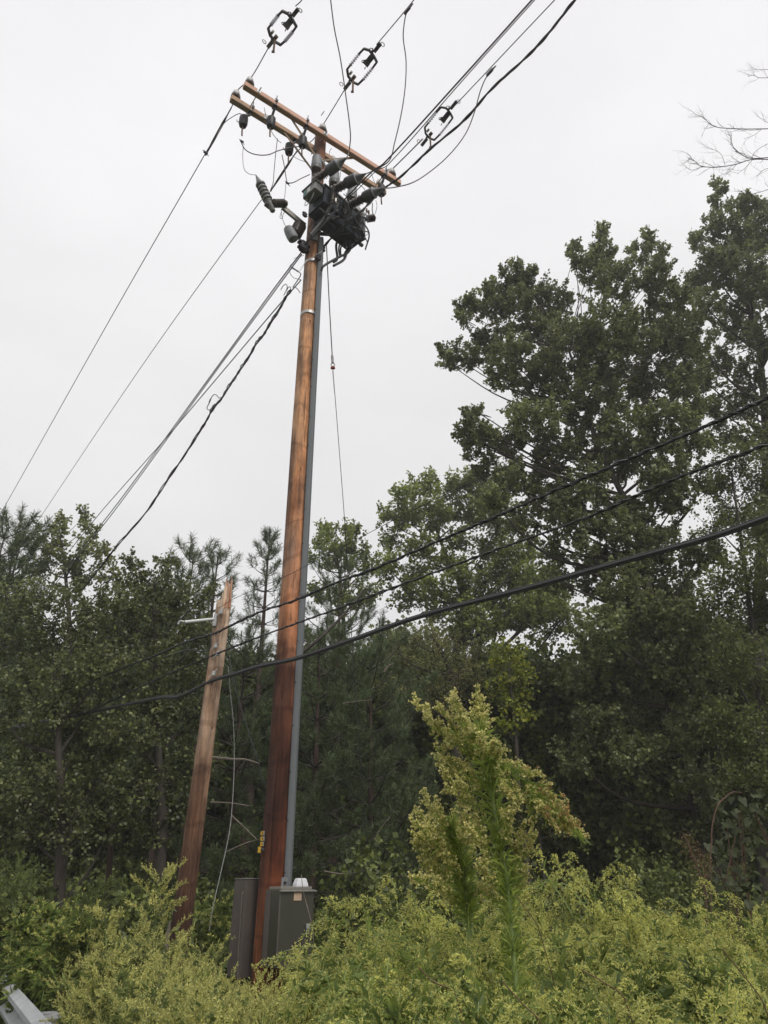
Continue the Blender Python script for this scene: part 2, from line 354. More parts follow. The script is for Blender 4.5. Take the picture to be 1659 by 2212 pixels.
# ================================================================== the tall utility pole
PC = V3(-1.13, 8.15, 0)
pole = empty('utility_pole', PC, 'tall reddish brown wooden utility pole with double crossarm, standing between the weeds', 'utility pole')
def pole_r(z): return .152 - .052*min(z, 13.6)/13.6
mb = MB(); zs = [-.4+i*.35 for i in range(41)]; n = 40; rr = random.Random(3)
vs = []
for z in zs:
    for k in range(n):
        a = 2*math.pi*k/n
        r_ = pole_r(z)*(1+.012*math.sin(3*a+z*.8)+.008*math.sin(7*a+z*.3)) + rr.uniform(-.0012, .0012)
        vs.append(PC+V3(r_*math.cos(a)+.012*math.sin(z*.5), r_*math.sin(a), z))
fs = [(i*n+k, i*n+(k+1) % n, (i+1)*n+(k+1) % n, (i+1)*n+k) for i in range(len(zs)-1) for k in range(n)]+[tuple((len(zs)-1)*n+k for k in range(n))]
mb.add(vs, fs).build('shaft', M['pole'], pole)
# crossarms
HA = 13.21
mid = V3(-1.14, 8.105, HA)
near_c = mid - LD*.165 + AR*.06; far_c = mid + LD*.165 - AR*.03
def arm_box(c, m_, half=1.59):
    a = MB(); a.box(c, AR*half, LD*.048, UP*.06, .012); return a.build('crossarm', m_, pole)
arm_near = arm_box(near_c, M['arm']); arm_far = arm_box(far_c, M['arm2'], 1.58)
arm_near['label'] = 'salmon coloured crossarm on the road side'; arm_far['label'] = 'tan crossarm behind the pole'
# spacer bolts with square washers, long studs
for s_ in (-1.28, 1.3):
    b = MB(); p = mid+AR*s_
    b.tube([p-LD*.30, p+LD*.27], .009, 6)
    for q in (-.217, .217): b.box(p+LD*q, AR*.035, LD*.003, UP*.035)
    b.build('spacer_bolt', M['galv'], pole)
b = MB(); b.tube([mid-LD*.27, mid+LD*.27], .011, 6); b.box(mid-LD*.217, AR*.04, LD*.003, UP*.04); b.box(mid+LD*.217, AR*.04, LD*.003, UP*.04); b.build('through_bolt', M['galv'], pole)
# v braces
for sgn, q0, dz in ((-1, -.62, .62), (1, .62, .5)):
    for sd_ in (-1, 1):
        b = MB(); a0 = mid+AR*q0+LD*sd_*.14+UP*-.06; a1 = PC+V3(0, 0, HA-dz)+LD*sd_*.105+AR*sgn*.03
        ax = unit(a1-a0); b.box((a0+a1)/2, ax*np.linalg.norm(a1-a0)/2, LD*.006, unit(np.cross(ax, LD))*.021)
        b.build('brace', M['brace'], pole)
b = MB()
for i in range(4):
    p = PC+V3(0, 0, HA-.55-.03*i)-LD*.12+AR*(.03*i-.02); b.lathe(p, p-LD*.03, [(0, .022), (.6, .022), (.6, .012), (1, .012)], 8)
b.build('bolt_cluster', M['galv'], pole)
# pin insulators on the arms
def insulator(p):
    b = MB(); b.lathe(p, p+UP*.2, [(0, .02), (.08, .02), (.1, .07), (.2, .082), (.34, .078), (.5, .06), (.52, .05), (.58, .05), (.74, .05), (.76, .058), (.86, .055), (1, .03)], 18)
    o = b.build('insulator', M['porc'], pole)
    b = MB(); b.lathe(p+UP*.1, p+UP*.152, [(0, .0), (0, .064), (.4, .066), (.8, .064), (1, .06), (1, 0)], 18); b.build('band', M['white'], o)
    return o
INS = {}
for key, c, s_ in (('ln', near_c, -1.50), ('lf', far_c, -1.50), ('mn', near_c, -.10), ('rn', near_c, 1.40), ('rf', far_c, 1.44)):
    p = c+AR*s_+UP*.06; insulator(p); INS[key] = p+UP*.19
# long studs standing on the arms
for c, s_ in ((near_c, -1.02), (near_c, -.42), (near_c, 1.24), (far_c, -1.2), (far_c, -.25)):
    b = MB(); p = c+AR*s_-LD*.055; b.tube([p-UP*.09, p+UP*.17], .008, 6); b.box(p+UP*.03, AR*.022, LD*.014, UP*.012); b.box(p+UP*.075, AR*.03, LD*.004, UP*.008)
    b.build('stud', M['iron'], pole)
for s_ in (-.95, -.28, .4):
    b = MB(); p = far_c+AR*s_-LD*.056; b.box(p, AR*.035, LD*.005, UP*.065); b.build('hanger_plate', M['white'], pole)
# conduit strip (u-guard) up the right side
def guard_pt(z): r_ = pole_r(z); return PC+V3(r_+.012, -.055, z)
for z0, z1 in ((1.55, 4.72), (4.72, 7.62), (7.62, 10.75)):
    b = MB(); vs = []
    hw = .036 if z0 < 7 else .039
    zz = np.linspace(z0, z1+.04, 8)
    for z in zz:
        o = guard_pt(z); k = .004 if z0 == 4.72 else 0
        for (dx, dy) in ((-.03, -.0), (-.03, -.045), (-.012, -.06), (hw-.004, -.06), (hw+.004, -.045), (hw+.004, .05), (-.03, .05)):
            vs.append(o+V3(dx+.0+k, dy-k, 0))
    n = 7; b.add(vs, [(i*n+k, i*n+(k+1) % n, (i+1)*n+(k+1) % n, (i+1)*n+k) for i in range(7) for k in range(n)]+[tuple(range(n-1, -1, -1)), tuple(7*n+k for k in range(n))])
    o = b.build('conduit_cover', M['pvc'], pole)
    for z in np.arange(z0+.2, z1, .48): sc = MB(); sc.lathe(guard_pt(z)+V3(-.022, -.058, 0), guard_pt(z)+V3(-.022, -.066, 0), [(0, .008), (1, .006)], 6); sc.build('screw', M['iron'], o)
# yellow number tags
for i, (tx, ty, wd) in enumerate(((567.6, 1799, .066), (567.3, 1811, .064), (566.6, 1822.5, .052))):
    p = P(tx, ty, 8.0); z = p[2]; r_ = pole_r(z)+.004
    def arc(a0, a1, h, rad, n=6):
        b = MB(); vs = []
        for k in range(n+1):
            a = a0+(a1-a0)*k/n
            for rr_ in (rad, rad+.003):
                for s_ in (-1, 1): vs.append(PC+V3(math.cos(a)*rr_, math.sin(a)*rr_, z+s_*h))
        fs = []
        for k in range(n):
            o = k*4; q = o+4
            fs += [(o+2, q+2, q+3, o+3), (o, o+1, q+1, q), (o+1, o+3, q+3, q+1), (o, q, q+2, o+2)]
        fs += [(0, 2, 3, 1), (n*4, n*4+1, n*4+3, n*4+2)]
        return b.add(vs, fs)
    a0 = R(196)+i*.06; a1 = a0+wd/ r_*1.35
    o = arc(a0, a1, .021, r_).build('tag_plate', M['tagback'], pole)
    arc(a0+.02, a0+(a1-a0)*.8, .018, r_+.0035).build('yellow_tag', M['yellow'], o)
    t0 = a0+(a1-a0)*.66
    arc(t0, t0+.055, .009, r_+.0072, 2).build('printed_mark', M['ink'], o)
p = P(560.5, 1835.5, 8.06); o = MB().box(p, V3(.012, -.006, 0), V3(.004, .006, 0), UP*.027).build('yellow_tag', M['yellow'], pole)
b = MB(); b.lathe(P(567, 1836, 8.02), P(567, 1836, 8.0), [(0, .02), (.6, .02), (1, .012)], 10); b.build('knob', M['iron'], pole)
# black guy clamps and bracket castings bolted to the pole
def lump(px, py, Y, s_, name='clamp', m_='iron', par=None):
    c = P(px, py, Y); b = MB()
    b.box(c, U_*s_*.6, T_*s_*.5, UP*s_*.9, s_*.2); b.box(c+UP*s_*.5, U_*s_*.9, T_*s_*.35, UP*s_*.18, s_*.05); b.box(c-UP*s_*.4, U_*s_*.85, T_*s_*.4, UP*s_*.2, s_*.05)
    b.tube([c-U_*s_*1.1, c+U_*s_*1.1], s_*.14, 6)
    return b.build(name, M[m_], pole)
lump(*Z1(790, 1408), 7.98, .11); lump(*Z1(925, 1418), 8.1, .07); lump(*Z1(905, 1495), 8.05, .075); lump(*Z1(800, 1170), 8.05, .05)
for z in (HA-4.02, HA-2.95, HA-1.45): b = MB(); b.lathe(PC+UP*z, PC+UP*(z+.05), [(0, pole_r(z)+.004), (0, pole_r(z)+.014), (1, pole_r(z)+.014), (1, pole_r(z)+.004)], 28); b.build('band_clamp', M['galv'], pole)
for (a_, b_, w_) in (((885, 1200), (872, 1360), .045), ((905, 1190), (890, 1290), .03)):
    p0, p1 = P(*Z1(*a_), 7.99), P(*Z1(*b_), 8.0); bb = MB(); bb.box((p0+p1)/2, V3(w_, .02, 0), V3(0, .012, 0), (p1-p0)/2); bb.build('bracket_plate', M['tankl'], pole)
# ground wire down the face and bracket bolts
b = MB(); b.tube(spline([P(*Z1(760, 1590), 8.0), P(*Z1(810, 1520), 8.0), P(*Z1(930, 1440), 7.98)]), .005, 5); b.build('strap', M['white'], pole)

# ================================================================== recloser bank with its bushings
TC = V3(-.755, 8.06, 11.25)
rec = empty('recloser', TC-UP*.25, 'dark blue grey switch tank with three capped bushings, bolted to the pole below the crossarms', 'recloser')
b = MB(); b.box(TC, U_*.46, T_*.20, UP*.19, .02); b.box(TC+UP*.20, U_*.475, T_*.215, UP*.014, .004); b.build('tank', M['tank'], rec)
for q in (-.2, .12, .4): MB().box(TC+U_*q+T_*.208-UP*.02, U_*.012, T_*.006, UP*.17).build('tank_rib', M['tankl'], rec)
b = MB(); b.tube([TC+U_*.5+T_*.21-UP*.08, TC+U_*.05+T_*.22-UP*.3], .010, 6); b.build('tank_rod', M['tankl'], rec)
b = MB(); b.box(TC+U_*.05-UP*.27, U_*.36, T_*.16, UP*.07, .02); b.box(TC-U_*.2-UP*.36, U_*.1, T_*.1, UP*.06, .02); b.lathe(TC+U_*.28-UP*.3, TC+U_*.28-UP*.46, [(0, .06), (.7, .06), (1, .035)], 14); b.build('mechanism', M['tank'], rec)
b = MB(); b.box(TC-U_*.56+UP*.06+T_*.03, U_*.085, T_*.15, UP*.085, .015); b.box(TC-U_*.56+UP*.155+T_*.03, U_*.10, T_*.17, UP*.012, .004); o = b.build('control_housing', M['tankl'], rec)
MB().box(TC-U_*.647-T_*.06+UP*.06, U_*.002, T_*.035, UP*.05).build('sticker', M['teal'], o)
MB().box(TC-U_*.647+T_*.03+UP*.06, U_*.002, T_*.035, UP*.05).build('sticker', M['white'], o)
b = MB(); hp = TC-U_*.6-UP*.03+T_*.03; b.tube(spline([hp-T_*.10, hp-T_*.12-UP*.14, hp-UP*.10+T_*.02, hp+T_*.08]), .006, 5); b.build('handle', M['galv'], o)
for (a_, b_) in (((640, 830), (830, 1000)), ((1020, 1115), (1110, 1190)), ((1150, 1225), (1225, 1250))):
    p0, p1 = P(*ZN(*a_), 7.86), P(*ZN(*b_), 8.05); bb = MB(); ax = unit(p1-p0); bb.box((p0+p1)/2, (p1-p0)/2, T_*.03, UP*.025, .004); bb.build('bracket', M['trim'], rec)
bush = [((200, 600), (850, 130), 7.60, 7.30), ((560, 780), (1230, 440), 7.78, 7.48), ((930, 1060), (1560, 720), 7.98, 7.68)]
TIP = []
for a_, b_, y0, y1 in bush:
    p0, p1 = P(*ZN(*a_), y0), P(*ZN(*b_), y1); TIP.append(p1)
    prof = [(0, .05)]
    for i in range(9):
        q = .03+i*.047; big = .078 if i % 2 == 0 else .066
        prof += [(q, .045), (q+.012, big), (q+.022, big), (q+.036, .045)]
    b = MB(); b.lathe(p0, p1, prof+[(.5, .04)], 18); o = b.build('bushing', M['porc'], rec)
    b = MB(); b.lathe(p0, p1, [(.44, .03), (.44, .088), (.47, .093), (.74, .09), (.745, .083), (.9, .035), (.96, .02), (1, .016)], 20); o2 = b.build('bushing_cap', M['cap'], rec)
    b = MB(); b.lathe(p0, p1, [(.735, .086), (.735, .094), (.755, .094), (.755, .084)], 20); b.build('rim', M['poly'], o2)
for (a_, b_, y0) in (((270, 110), (260, 350), 8.02), ((625, 420), (610, 640), 8.25), ((970, 720), (960, 930), 8.5)):
    p0, p1 = P(*ZN(*a_), y0), P(*ZN(*b_), y0)
    b = MB(); b.lathe(p0, p1, [(0, .055), (.06, .08), (.85, .095), (.86, .088), (1, .09)], 18); o = b.build('upper_cap', M['capl'], rec)
    b = MB(); b.lathe(p1, p1-UP*.26, [(0, .085), (.12, .088), (.2, .05), (.3, .08), (.38, .05), (.5, .08), (.58, .05), (.7, .075), (1, .05)], 16); b.build('lower_bushing', M['porc'], rec)
# side arrester on the tank end
p0, p1 = P(*ZN(1235, 1330), 8.42), P(*ZN(1420, 1300), 8.45)
b = MB(); b.lathe(p0, p1, [(0, .03)]+[x for i in range(5) for x in ((.1+i*.17, .035), (.14+i*.17, .065), (.18+i*.17, .065), (.22+i*.17, .035))]+[(1, .03)], 14); b.build('tank_arrester', M['porc'], rec)
b = MB(); b.box(P(*ZN(1250, 1160), 8.35), U_*.01, T_*.01, UP*.045); b.box(P(*ZN(1290, 1195), 8.38), U_*.012, T_*.012, UP*.04); b.box(P(*ZN(1270, 1185), 8.37), U_*.045, T_*.01, UP*.008); b.build('terminal', M['rust'], rec)
# looped cables from the tank into the conduit, thin bracket rod
b = MB()
for off in (0, 8, 18):
    b.tube(spline([P(*ZN(900+off, 1650), 8.35), P(*ZN(905+off*1.6, 1830), 8.3), P(*ZN(880-off*3, 2000), 8.25), P(*ZN(800, 2130), 8.15), P(*ZN(600, 2250), 8.0)]) if off else
           spline([P(*ZN(700, 1690), 8.3), P(*ZN(650, 1850), 8.25), P(*ZN(670, 2110), 8.2), P(*ZN(600, 2180), 8.1)]), .02, 8)
b.tube(spline([P(*Z2(1030, 1440), 8.35), P(*Z2(1035, 1580), 8.3), P(*Z2(985, 1665), 8.22), P(*Z2(880, 1715), 8.15), P(*Z2(740, 1790), 8.05), P(*Z2(620, 1870), 7.98), P(*Z2(600, 1930), 8.0)]), .019, 8)
b.tube(spline([P(*Z2(880, 1500), 8.3), P(*Z2(858, 1600), 8.25), P(*Z2(875, 1730), 8.15)]), .013, 8)
b.tube(spline([P(*Z2(925, 1480), 8.3), P(*Z2(885, 1600), 8.25), P(*Z2(890, 1710), 8.15)]), .013, 8)
b.build('lead_cable', M['black'], rec)
b = MB(); b.tube([P(*Z2(1140, 1340), 8.4), P(*Z2(1290, 1345), 8.4), P(*Z2(1300, 1375), 8.38), P(*Z2(1045, 1550), 8.2)], .008, 6); b.build('hoop_rod', M['galv'], rec)
# thick grey strut across the front
p0, p1 = P(*ZN(600, 940), 7.70), P(*ZN(150, 1660), 7.86)
b = MB(); b.tube(spline([p0, P(*ZN(520, 1120), 7.72), P(*ZN(400, 1350), 7.80), p1]), .045, 10, flat=.6); b.build('strut', M['tankl'], rec)
MB().box(P(*ZN(598, 965), 7.68), T_*.02+U_*.03, T_*.02, UP*.05).build('strut_foot', M['trim'], rec)

# clutter round the tank: angle irons, hanging leads, small front arresters
rq = random.Random(21)
for q in (-.34, -.06, .24):
    p0 = TC+U_*q+T_*.25+UP*.10; b = MB(); prof = [(0, .02)]
    for i in range(5): prof += [(.08+i*.17, .028), (.12+i*.17, .046), (.16+i*.17, .046), (.2+i*.17, .028)]
    b.lathe(p0, p0-UP*.27, prof+[(1, .02)], 14); b.tube(spline([p0, p0+UP*.08+T_*.03, p0+UP*.16-U_*.05]), .007, 5); b.build('front_arrester', M['porc'], rec)
for a_, b_ in ((TC-U_*.48+T_*.1-UP*.30, TC+U_*.48+T_*.1-UP*.34), (TC-U_*.3-T_*.2-UP*.24, TC-U_*.2+T_*.28-UP*.40), (TC+U_*.4-T_*.2-UP*.24, TC+U_*.38+T_*.26-UP*.36), (PC+UP*10.98, TC+U_*.2-UP*.24)):
    ax = unit(b_-a_); b = MB(); b.box((a_+b_)/2, (b_-a_)/2, unit(np.cross(ax, UP))*.022, UP*.006, 0); b.box((a_+b_)/2+UP*.014+unit(np.cross(ax, UP))*.02, (b_-a_)/2, unit(np.cross(ax, UP))*.003, UP*.02, 0); b.build('angle_iron', M['iron'], rec)
for i in range(11):
    a_ = TC+U_*rq.uniform(-.45, .45)+T_*rq.uniform(.15, .28)+UP*rq.uniform(-.1, .3); c_ = TC+U_*rq.uniform(-.4, .55)+T_*rq.uniform(.0, .25)-UP*rq.uniform(.25, .5); m_ = (a_+c_)/2+U_*rq.uniform(-.15, .15)+T_*rq.uniform(.05, .14)-UP*rq.uniform(.05, .25)
    b = MB(); b.tube(spline([a_, m_, c_], 8), rq.choice((.006, .009, .012)), 6); b.build('hanging_lead', M['black'], rec)
for q in (-.3, .0, .3):
    b = MB(); c_ = TC+U_*q-UP*.28+T_*.12; b.lathe(c_, c_-UP*.13, [(0, .045), (.5, .05), (.52, .03), (1, .026)], 12); b.build('lower_gland', M['iron'], rec)

# ================================================================== equipment on the left of the pole
vt = empty('voltage_transformer', P(*ZB(1150, 1700), 7.9), 'small grey bell-shaped transformer under a slanting bracket on the pole', 'transformer')
b = MB(); a0, a1 = P(*ZB(900, 1090), 7.75), P(*ZB(1390, 1500), 8.0); ax = unit(a1-a0); b.box((a0+a1)/2, (a1-a0)/2, unit(np.cross(ax, UP))*.02, unit(np.cross(ax, unit(np.cross(ax, UP))))*.045); b.build('bracket', M['trim'], vt)
p0, p1 = P(*ZB(1290, 1480), 7.95), P(*ZB(1170, 1700), 7.9)
b = MB(); b.lathe(p0, p1, [(0, .09)]+[x for i in range(7) for x in ((.05+i*.13, .085), (.09+i*.13, .105), (.12+i*.13, .105), (.15+i*.13, .085))]+[(1, .09)], 18); b.build('ribbed_body', M['porc'], vt)
p0, p1 = P(*ZB(1010, 1545), 7.82), P(*ZB(1150, 1810), 7.86)
b = MB(); b.lathe(p0, p1, [(0, .035), (.05, .07), (.35, .085), (.75, .09), (.95, .08), (1, .04)], 18); b.build('bell_cap', M['capl'], vt)
p0, p1 = P(*ZB(690, 1010), 7.62), P(*ZB(975, 1010), 7.74)
b = MB(); b.lathe(p0, p1, [(0, .03)]+[x for i in range(6) for x in ((.05+i*.14, .04), (.08+i*.14, .068), (.12+i*.14, .068), (.16+i*.14, .04))]+[(1, .05)], 16); b.build('ribbed_post', M['porc'], vt)
sa = empty('fused_cutout', P(*ZB(640, 1190), 7.6), 'slanting grey ribbed cutout hanging out to the left of the pole', 'cutout')
p0, p1 = P(*ZB(312, 380), 7.5), P(*ZB(695, 1190), 7.62)
b = MB(); b.lathe(p0, p1, [(0, .006), (.04, .012), (.2, .045), (.22, .055)]+[x for i in range(5) for x in ((.25+i*.095, .055), (.27+i*.095, .078), (.3+i*.095, .078), (.32+i*.095, .055))]+[(.74, .05), (.74, .045), (.98, .042), (1, .03)], 18); b.build('ribbed_body', M['tankl'], sa)
b = MB(); c = P(*ZB(590, 1050), 7.6); b.box(c, U_*.06, T_*.035, UP*.045, .01); b.build('hinge', M['iron'], sa)

# hanging arresters below the arms
def hang_arrester(att, swing, label):
    p = np.asarray(att); root = empty('hanging_arrester', p, label, 'arrester', 'black arresters hanging below the crossarms')
    b = MB(); bo = p-UP*.17+swing*.10
    b.tube(spline([p, p-UP*.06, p-UP*.1+swing*.03, bo-UP*.02]), .022, 8); b.box(p-UP*.005, AR*.03, LD*.05, UP*.01); b.build('gooseneck', M['iron'], root)
    t = bo-UP*.02; e_ = t-UP*.26
    b = MB(); b.lathe(t, e_, [(0, .03), (.05, .06), (.12, .072), (.2, .066), (.3, .074), (.38, .067), (.5, .075), (.58, .067), (.7, .074), (.8, .066), (.92, .06), (1, .03)], 18); b.build('ribbed_body', M['black'], root)
    b = MB(); b.tube([e_, e_-UP*.12, e_-UP*.22+AR*.01], .014, 6); b.tube(spline([t-UP*.19-AR*.07, t-UP*.22-AR*.10, t-UP*.17-AR*.11]), .006, 5); b.build('terminal', M['rust'], root)
    return e_-UP*.17
HE = []
for c, s_, sw, lb in ((far_c, -1.22, -AR*.9, 'black ribbed arrester hanging from the left end of the tan crossarm'),
                      (far_c, -.36, -AR*.9, 'black ribbed arrester hanging from the tan crossarm just left of the pole'),
                      (near_c, -1.02, LD*.8, 'black arrester under the outer left of the salmon crossarm'),
                      (near_c, -.42, LD*.8, 'black arrester under the salmon crossarm near the brace'),
                      (near_c, 1.22, LD*.8, 'black arrester under the right end of the salmon crossarm')):
    HE.append(hang_arrester(c+AR*s_-UP*.06, sw, lb))

# ================================================================== wires
def wire(name, pts, r, m_, label, cat='wire', group=None, n=6, k=8, raw=False):
    b = MB(); b.tube(pts if raw else spline(pts, k), r, n); o = b.build(name, M[m_]); return tag(o, label, cat, group)
NF = near_c; LA = unit([-.60, .80, 0])
def leftrun(p0, pix, p0z=None):
    """points seen at pix, lying in the upright plane through p0 along the line"""
    return [PV(px, py, p0, LA) for px, py in pix]
def rightrun(p0, pix, dr=(.62, -.785)): return [PV(px, py, p0, np.array([dr[0], dr[1], 0])) for px, py in pix]
def beyond(a, b, d): u = unit(np.asarray(b)-np.asarray(a)); return np.asarray(b)+u*d
# three phases, each cut by its line switch
def phase_right(ins, pc, far):
    q = rightrun(ins, [far])[0]; c = rightrun(ins, [pc])[0]; u = unit(q-ins); return [ins, c-u*.40], [c+u*.42, q, beyond(c, q, 14)]
n1, w1 = phase_right(INS['ln'], (608, 60), (652, 0)); n2, w2 = phase_right(INS['mn'], (780, 143), (894, 0)); n3, w3 = phase_right(INS['rn'], (946, 266), (1198, 0))
for w_, lb in ((w1, 'bare phase wire beyond the highest line switch, leaving over the top edge'), (w2, 'bare phase wire beyond the middle line switch'), (w3, 'bare phase wire beyond the lowest line switch')): wire('phase_wire', w_, .0078, 'wire', lb)
l1 = leftrun(INS['lf'], [(500, 232), (440, 338), (250, 668), (0, 1112), (-60, 1215)])
wire('phase_wire', n1[::-1][:-1]+[INS['ln'], INS['lf']]+l1, .008, 'wire', 'bare phase wire over the left ends of both crossarms, running down to the far left')
wm = INS['mn']+LD*.33
l2 = leftrun(wm, [(640, 330), (585, 412), (560, 438), (300, 800), (60, 1158), (-20, 1275)])
wire('phase_wire', n2[::-1][:-1]+[INS['mn'], wm]+l2, .008, 'wire', 'bare phase wire over the middle of the crossarms, passing behind the pole')
l3 = leftrun(PC+V3(-.12, -.1, 0), [(651, 545), (480, 778), (235, 1112), (80, 1300)])
wire('phase_wire', n3[::-1][:-1]+[INS['rn'], INS['rf'], INS['rf']+V3(-.45, .45, -.6), P(720, 470, 8.7), P(668, 535, 8.3)]+l3, .0105, 'cable', 'bare phase wire over the right end of the crossarms, continuing left of the pole')
for a_, b_, lb in ((l1[0], PV(444, 335, INS['lf'], LA), 'thick armour sleeve on the wire leaving the left crossarm end'), (PV(642, 325, wm, LA), PV(585, 412, wm, LA), 'thick armour sleeve on the wire passing behind the pole')):
    b = MB(); b.lathe(a_, b_, [(0, .01), (.15, .011), (.3, .022), (.7, .022), (.97, .012), (1, .02)], 10); tag(b.build('armour_sleeve', M['iron']), lb, 'wire sleeve')
# messenger pairs
PCm = PC+V3(-.12, -.12, 0)
pl = leftrun(PCm, [(652, 549), (480, 783), (236, 1118), (83, 1305)])
wire('messenger_wire', pl, .0095, 'cable', 'thin black wire just beside the phase wire left of the pole')
pr = [PV(x, y, P(*Z2(900, 900), 7.62), np.array([.66, -.75, 0])) for x, y in (Z2(940, 880), Z1(1300, 850), (830, 352), (1000, 166), (1149, 0))]
r1 = [P(*Z1(800, 1392), 7.9), P(*Z1(900, 1290), 7.66)]+pr; wire('black_feeder_wire', r1+[beyond(r1[-2], r1[-1], 14)], .011, 'cable', 'thicker of the two black wires climbing right past the crossarm')
pr = [PV(x, y, P(*Z2(900, 900), 7.66), np.array([.66, -.75, 0])) for x, y in (Z2(1010, 830), Z1(1330, 845), (838, 356), (1000, 173), (1153, 2))]
wire('black_feeder_wire', [P(*Z1(880, 1150), 7.72), P(*Z1(950, 1100), 7.70)]+pr+[beyond(pr[-2], pr[-1], 14)], .0065, 'cable', 'thinner of the two black wires climbing right past the crossarm')
# twisted supply bundle
def twisted(path, r, off, turns, strands, name, m_, label, seed=0):
    path = spline(path, 26); root = empty(name, path[len(path)//2], label, 'cable bundle'); rr_ = random.Random(seed)
    for s_ in range(strands):
        pts = []
        for i, p in enumerate(path):
            t = i/len(path); a = 2*math.pi*(turns*t+s_/strands); am = off*(1+.8*math.sin(t*23+s_*2)+.5*math.sin(t*57+s_))
            d = unit(path[min(i+1, len(path)-1)]-path[max(i-1, 0)]); e1 = unit(np.cross(d, UP)); e2 = np.cross(d, e1)
            pts.append(p+am*(math.cos(a)*e1+math.sin(a)*e2))
        b = MB(); b.tube(pts, r, 6); b.build('strand', M[m_], root)
    return root
tr = [PV(x, y, P(*Z1(1380, 980), 7.9), np.array([.64, -.77, 0])) for x, y in ((862, 384), (920, 330), (1000, 262), (1057, 197), (1130, 130), (1190, 65), (1242, 0))]
twisted([P(*Z1(905, 1440), 8.3), P(*Z1(1010, 1330), 8.0), P(*Z1(1210, 1150), 7.8), P(*Z1(1380, 985), 7.9)]+tr+[beyond(tr[-2], tr[-1], 12)], .011, .008, 9, 3, 'twisted_cable', 'cable', 'twisted black cable bundle climbing to the right edge of the sky', 1)
PCt = PC+V3(-.16, -.05, 0)
tl = [PV(x, y, PCt, LA) for x, y in (Z6(1380, 575), Z6(1260, 770), Z6(1100, 1030), Z6(1000, 1170), Z6(860, 1400), Z6(740, 1570), Z6(610, 1780), Z6(490, 1930), (436, 925), (380, 1010), (320, 1100), (240, 1195), (150, 1310))]
twisted(tl, .0105, .012, 13, 3, 'twisted_cable', 'cable', 'twisted black cable bundle drooping from the pole down to the left trees', 2)
ms = [PV(x, y, PCt, LA) for x, y in (Z6(1492, 468), Z6(1200, 800), Z6(700, 1390), Z6(0, 2215), (236, 1085), (190, 1140), (110, 1240))]
wire('messenger_wire', ms, .009, 'cable', 'grey messenger wire above the drooping bundle, left of the pole')
# loops and pigtails by the pole
for pts, rad, m_, lb in (
    ([(1372, 290), (1385, 325), (1420, 345), (1460, 370), (1490, 400), (1480, 430), (1400, 550)], .008, 'cable', 'short jumper with taped joint curling beside the pole'),
    ([(1355, 335), (1375, 400), (1410, 440), (1492, 463)], .005, 'cable', 'thin slack loop below the two wires beside the pole'),
    ([(1265, 580), (1290, 535), (1325, 515), (1335, 560), (1298, 640)], .0065, 'cable', 'hooked loose wire end, left one of the pigtails near the pole'),
    ([(1330, 585), (1350, 550), (1372, 545), (1378, 580)], .0065, 'cable', 'hooked loose wire end joining the twisted bundle near the pole'),
    ([(1400, 545), (1440, 555), (1470, 590), (1482, 610)], .007, 'cable', 'short drop from the twisted bundle onto the pole'),
    ([(605, 1785), (570, 1795), (545, 1765), (520, 1755), (490, 1780), (460, 1850), (435, 1905), (455, 1928), (500, 1935)], .008, 'cable', 'looped splice wire with joint halfway down the left bundle'),
    ([(1410, 225), (1450, 210), (1525, 190)], .004, 'wire', 'thin tie wire from the wires to the pole')):
    wire('wire_loop', [PV(*Z6(*q), PCt, LA) for q in pts], rad, m_, lb)
b = MB()
for q0, q1, r_ in (((1395, 330), (1425, 348), .014), ((1435, 355), (1462, 372), .013), ((478, 1800), (458, 1850), .014), ((520, 1880), (500, 1910), .03), ((512, 1905), (490, 1945), .022)):
    b = MB(); b.lathe(PV(*Z6(*q0), PCt, LA), PV(*Z6(*q1), PCt, LA), [(0, r_*.6), (.1, r_), (.9, r_), (1, r_*.6)], 8)
    tag(b.build('wire_splice', M['iron']), {1395: 'dark taped splice on the jumper beside the pole, upper one', 1435: 'dark taped splice on the jumper beside the pole, lower one', 478: 'slim splice sleeve on the looped wire halfway down the bundle', 520: 'thick black connector on the bundle halfway down to the left', 512: 'grey clamp just below the thick black bundle connector'}[q0[0]], 'wire splice')
# jumpers
wire('jumper_wire', [P(713, -10, 5.9), P(722, 60, 6.2), P(735, 125, 6.5), P(746, 200, 6.8), P(757, 290, 7.2), P(754, 325, 7.4), TIP[0]], .0095, 'copper', 'brown jumper hanging from the top of the picture to the first capped bushing')
j2 = rightrun(INS['mn'], [(880, 22)])[0]
wire('jumper_wire', [j2, P(874, 45, 6.4), P(871, 80, 6.6), P(877, 130, 6.9), P(875, 190, 7.1), P(866, 250, 7.3), P(852, 310, 7.5), P(842, 345, 7.6), P(820, 362, 7.65), TIP[1]], .0095, 'copper', 'brown jumper hanging from the middle phase wire to the second capped bushing')
j3 = rightrun(INS['rn'], [(1058, 156)])[0]
wire('jumper_wire', [j3, P(1040, 190, 7.4), P(1024, 245, 7.6), P(1005, 290, 7.7), P(970, 335, 7.8), P(930, 370, 7.9), P(890, 395, 7.9), P(850, 405, 7.9), TIP[2]], .0095, 'copper', 'brown jumper looping right of the crossarm to the third capped bushing')
for c, d, lb in ((j2, w2, 'grey tap clamp on the middle phase wire near the top edge'), (j3, w3, 'grey tap clamp on the right phase wire')):
    u = unit(np.asarray(d[1])-np.asarray(d[0])); b = MB(); b.box(c, u*.07, unit(np.cross(u, UP))*.018, unit(np.cross(u, np.cross(u, UP)))*.03, .008); b.tube([c+u*.06, c+u*.13], .012, 6); tag(b.build('tap_clamp', M['iron']), lb, 'clamp')
